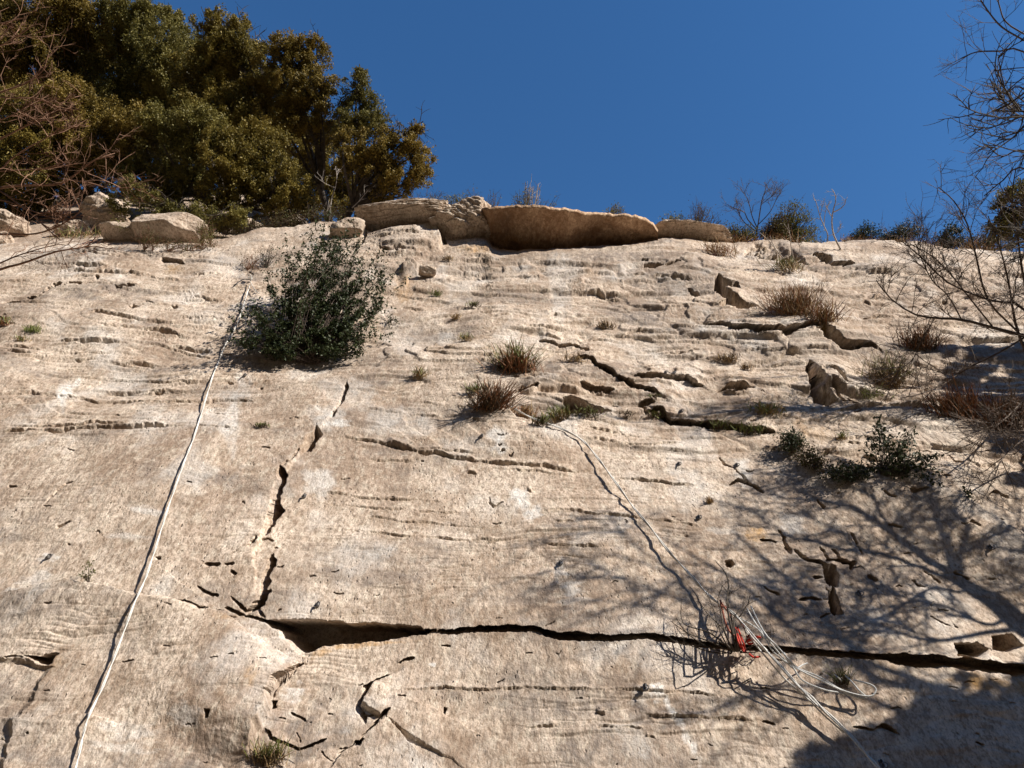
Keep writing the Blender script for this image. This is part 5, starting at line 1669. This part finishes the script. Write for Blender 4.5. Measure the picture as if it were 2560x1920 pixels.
def twist(P, r, off, phase, turns):      # one strand of a loosely twisted pair
    T = np.gradient(P, axis=0)
    T = unit(T)
    A = unit(np.cross(T, Nrm))
    B = unit(np.cross(T, A))
    a = phase + np.linspace(0, turns * 2 * math.pi, len(P))
    return P + off * (np.cos(a)[:, None] * A + .7 * np.sin(a)[:, None] * B)


LR = [(625, 712), (614, 745), (604, 780), (590, 815), (575, 845), (563, 862), (548, 900), (532, 940), (512, 1005), (484, 1095), (466, 1140), (446, 1195), (416, 1282), (388, 1372), (362, 1450), (335, 1510), (296, 1616),
      (256, 1718), (220, 1795), (205, 1850), (188, 1925), (150, 2060)]
PL = rope_path(LR, 110, [.02, .02, .03, .02, .0, -.005, -.005, .0, .0, .0, .005, .01, .025, .035, .05, .035, .025, .03, .035, .01, .0, .0])
root = empty('climbing_rope', PL[0], 'long white double rope hanging down the left side of the wall', 'rope')
for ph in (0, math.pi):
    obj('strand', *tubes([(twist(PL, .0048, .0042, ph, 13), np.linspace(.0048, .0036, len(PL)))], 6), M['rope'], root, True)
K0 = wall(628, 700, .05)
ks = []
for _ in range(3):
    u = unit(rg.normal(size=3))
    v = unit(np.cross(u, rg.normal(size=3)))
    ks.append(torus_np(K0 + rg.normal(size=3) * .012, .022, .0055, u, v))
obj('knot', *merge(ks), M['rope'], root, True)
obj('tail', *tubes([(rope_path([(626, 704), (632, 716), (640, 728), (648, 734)], 12, [.04, .03]), np.full(12, .0045))], 5), M['rope'], root, True)
tag(rezero(obj('sling', *tubes([(rope_path([(628, 700), (610, 698), (595, 706), (584, 714)], 14, [.05, .01]), np.full(14, .006))], 5), M['cord'], smooth=True), K0), 'short dark sling running left from the knot at the top of the left rope', 'sling')

RR = [(1240, 985), (1269, 1011), (1304, 1032), (1343, 1050), (1395, 1068), (1448, 1095), (1474, 1120), (1501, 1154), (1537, 1203), (1582, 1266), (1626, 1319), (1675, 1382), (1724, 1435), (1764, 1480), (1791, 1504),
      (1839, 1539), (1884, 1595), (1936, 1647), (1992, 1711), (2030, 1745), (2067, 1782), (2116, 1827), (2160, 1879), (2198, 1922), (2290, 2040)]
PR = rope_path(RR, 120, [.02, .03, .04, .03, .01, .01, .02, .02, .03, .03, .04, .05, .05, .06, .08, .12, .14, .12, .08, .05, .05, .04, .04, .04, .03])
root = empty('climbing_rope', PR[60], 'long grey white rope slanting down the right side with loose loops below the bare bush', 'rope')
for ph in (0, math.pi):
    P_ = twist(PR, .005, .0055, ph, 9)
    obj('strand', *tubes([(P_, np.linspace(.0048, .0056, len(P_)))], 6), M['rope'], root, True)
EX = [([(1839, 1539), (1872, 1575), (1914, 1625), (1962, 1680), (2012, 1733), (2048, 1768), (2090, 1806), (2140, 1858), (2180, 1905)], [.14, .16, .16, .12, .07, .05, .05, .04, .04]),
      ([(1867, 1521), (1890, 1560), (1925, 1605), (1962, 1650), (1985, 1672), (2005, 1663), (2018, 1658)], [.10, .15, .15, .10, .06, .04, .03]),
      ([(1877, 1515), (1910, 1580), (1945, 1618), (1975, 1652), (1998, 1672), (2048, 1692), (2104, 1725), (2160, 1740), (2182, 1738), (2190, 1724), (2178, 1712), (2150, 1704), (2134, 1700)],
       [.10, .16, .16, .12, .08, .06, .06, .06, .07, .08, .07, .05, .04]),
      ([(1850, 1545), (1900, 1578), (1936, 1632), (1990, 1670), (2050, 1700), (2095, 1722), (2140, 1742), (2168, 1744)], [.12, .15, .13, .09, .07, .06, .05, .04]),
      ([(2112, 1688), (2130, 1705), (2150, 1728), (2168, 1743)], [.03, .06, .07, .05]),
      ([(2085, 1686), (2098, 1696), (2104, 1702)], [.03, .05, .02]),
      ([(1845, 1548), (1880, 1600), (1925, 1655), (1965, 1700), (2020, 1748), (2060, 1788), (2110, 1832)], [.10, .12, .10, .07, .05, .04, .035]),
      ([(1960, 1632), (1985, 1672), (2008, 1702), (2060, 1724), (2100, 1732), (2150, 1746)], [.12, .10, .08, .06, .05, .04])]
for pts, gp in EX:
    P_ = rope_path(pts, 40, gp)
    obj('strand', *tubes([(P_, np.full(40, .0048))], 6), M['rope_grey'], root, True)

# red sling in the bare bush
RS0 = wall(1860, 1620, .10)
root = empty('sling', RS0, 'bright red sling cord with a coiled knot tied at the foot of the bare bush', 'sling')
for dx in (-5, 0, 6):
    obj('strand', *tubes([(rope_path([(1838 + dx, 1568), (1846 + dx, 1590), (1854 + dx, 1612), (1862 + dx * .4, 1630)], 14, [.10, .12, .12, .12]), np.full(14, .0052))], 6), M['sling'], root, True)
ks = []
for i, (x, y, r) in enumerate([(1866, 1626, .026), (1876, 1628, .022), (1872, 1616, .030), (1882, 1622, .024), (1868, 1636, .020)]):
    u = unit(RIGHT + rg.normal(size=3) * .35)
    v = unit(np.cross(np.cross(u, unit(UPV + rg.normal(size=3) * .5)), u))
    ks.append(torus_np(wall(x, y, .12), r, .0055, u, v, 20))
obj('knot', *merge(ks), M['sling'], root, True)
obj('tail', *tubes([(rope_path([(1872, 1634), (1882, 1642), (1892, 1643), (1900, 1641)], 10, [.12, .10, .09]), np.full(10, .0062))], 6), M['sling'], root, True)
root = empty('sling', wall(1806, 1525, .08), 'faded red brown sling wrapped in the twigs just above the bright red one', 'sling')
obj('band', *tubes([(rope_path([(1800, 1500), (1806, 1525), (1812, 1550), (1822, 1575), (1836, 1590)], 16, [.12, .10, .12]), np.full(16, .006))], 6), M['sling_dk'], root, True)
obj('band', *tubes([(rope_path([(1803, 1505), (1818, 1528), (1830, 1550), (1838, 1570)], 16, [.12, .12, .10]), np.full(16, .005))], 6), M['sling_dk'], root, True)
obj('band', *tubes([(rope_path([(1796, 1515), (1815, 1518), (1836, 1535)], 12, [.12, .12, .10]), np.full(12, .005))], 6), M['sling_dk'], root, True)


# the bare bush on the ledge
def ledge_bush():
    b = wall(1842, 1628, .02)
    root = empty('bare_bush', b, 'leafless dark bush growing from the long ledge with slings and rope caught in it', 'bush')
    L = []

    def add(pts, w0, g=.12):
        k = len(pts)
        P = rope_path(pts, 14, [.02] + [g] * (k - 1))
        L.append((P, np.linspace(w0, .0018, 14)))
    add([(1842, 1628), (1830, 1580), (1820, 1530), (1818, 1490), (1822, 1460), (1812, 1430), (1795, 1410), (1787, 1400)], .008, .16)
    add([(1836, 1628), (1815, 1590), (1805, 1550), (1800, 1520), (1795, 1500), (1800, 1475)], .007, .18)
    add([(1844, 1628), (1836, 1590), (1828, 1540), (1820, 1500), (1824, 1480), (1835, 1485)], .007, .12)
    add([(1832, 1628), (1800, 1600), (1770, 1580), (1735, 1570), (1710, 1560), (1702, 1535), (1704, 1500)], .006, .10)
    add([(1830, 1630), (1790, 1610), (1750, 1595), (1715, 1580), (1700, 1560), (1690, 1545)], .005, .08)
    add([(1838, 1628), (1820, 1600), (1810, 1575), (1780, 1545), (1765, 1530), (1750, 1505)], .005, .14)
    add([(1830, 1632), (1790, 1632), (1750, 1622), (1720, 1612), (1700, 1612), (1690, 1600)], .004, .05)
    add([(1846, 1628), (1840, 1590), (1834, 1550), (1845, 1530), (1858, 1515), (1860, 1490)], .006, .15)
    add([(1834, 1545), (1850, 1540), (1864, 1520), (1872, 1505)], .005, .15)
    add([(1850, 1630), (1880, 1615), (1900, 1600), (1915, 1590)], .005, .08)
    add([(1848, 1628), (1866, 1600), (1862, 1575), (1858, 1560)], .004, .12)
    add([(1834, 1628), (1812, 1604), (1794, 1560), (1786, 1530), (1775, 1500), (1770, 1478)], .005, .2)
    add([(1828, 1634), (1780, 1622), (1740, 1600), (1700, 1570), (1680, 1555)], .004, .07)
    add([(1850, 1632), (1890, 1630), (1920, 1615), (1925, 1600)], .004, .06)
    tw = []
    twig_set(L, 8, .10, .0018, tw, 2, .7, .25, .25, cnt=(4, 2))
    obj('stems', *tubes(L, 5), M['bark'], root, True)
    obj('twigs', *tubes(tw, 3), M['bark'], root)


ledge_bush()
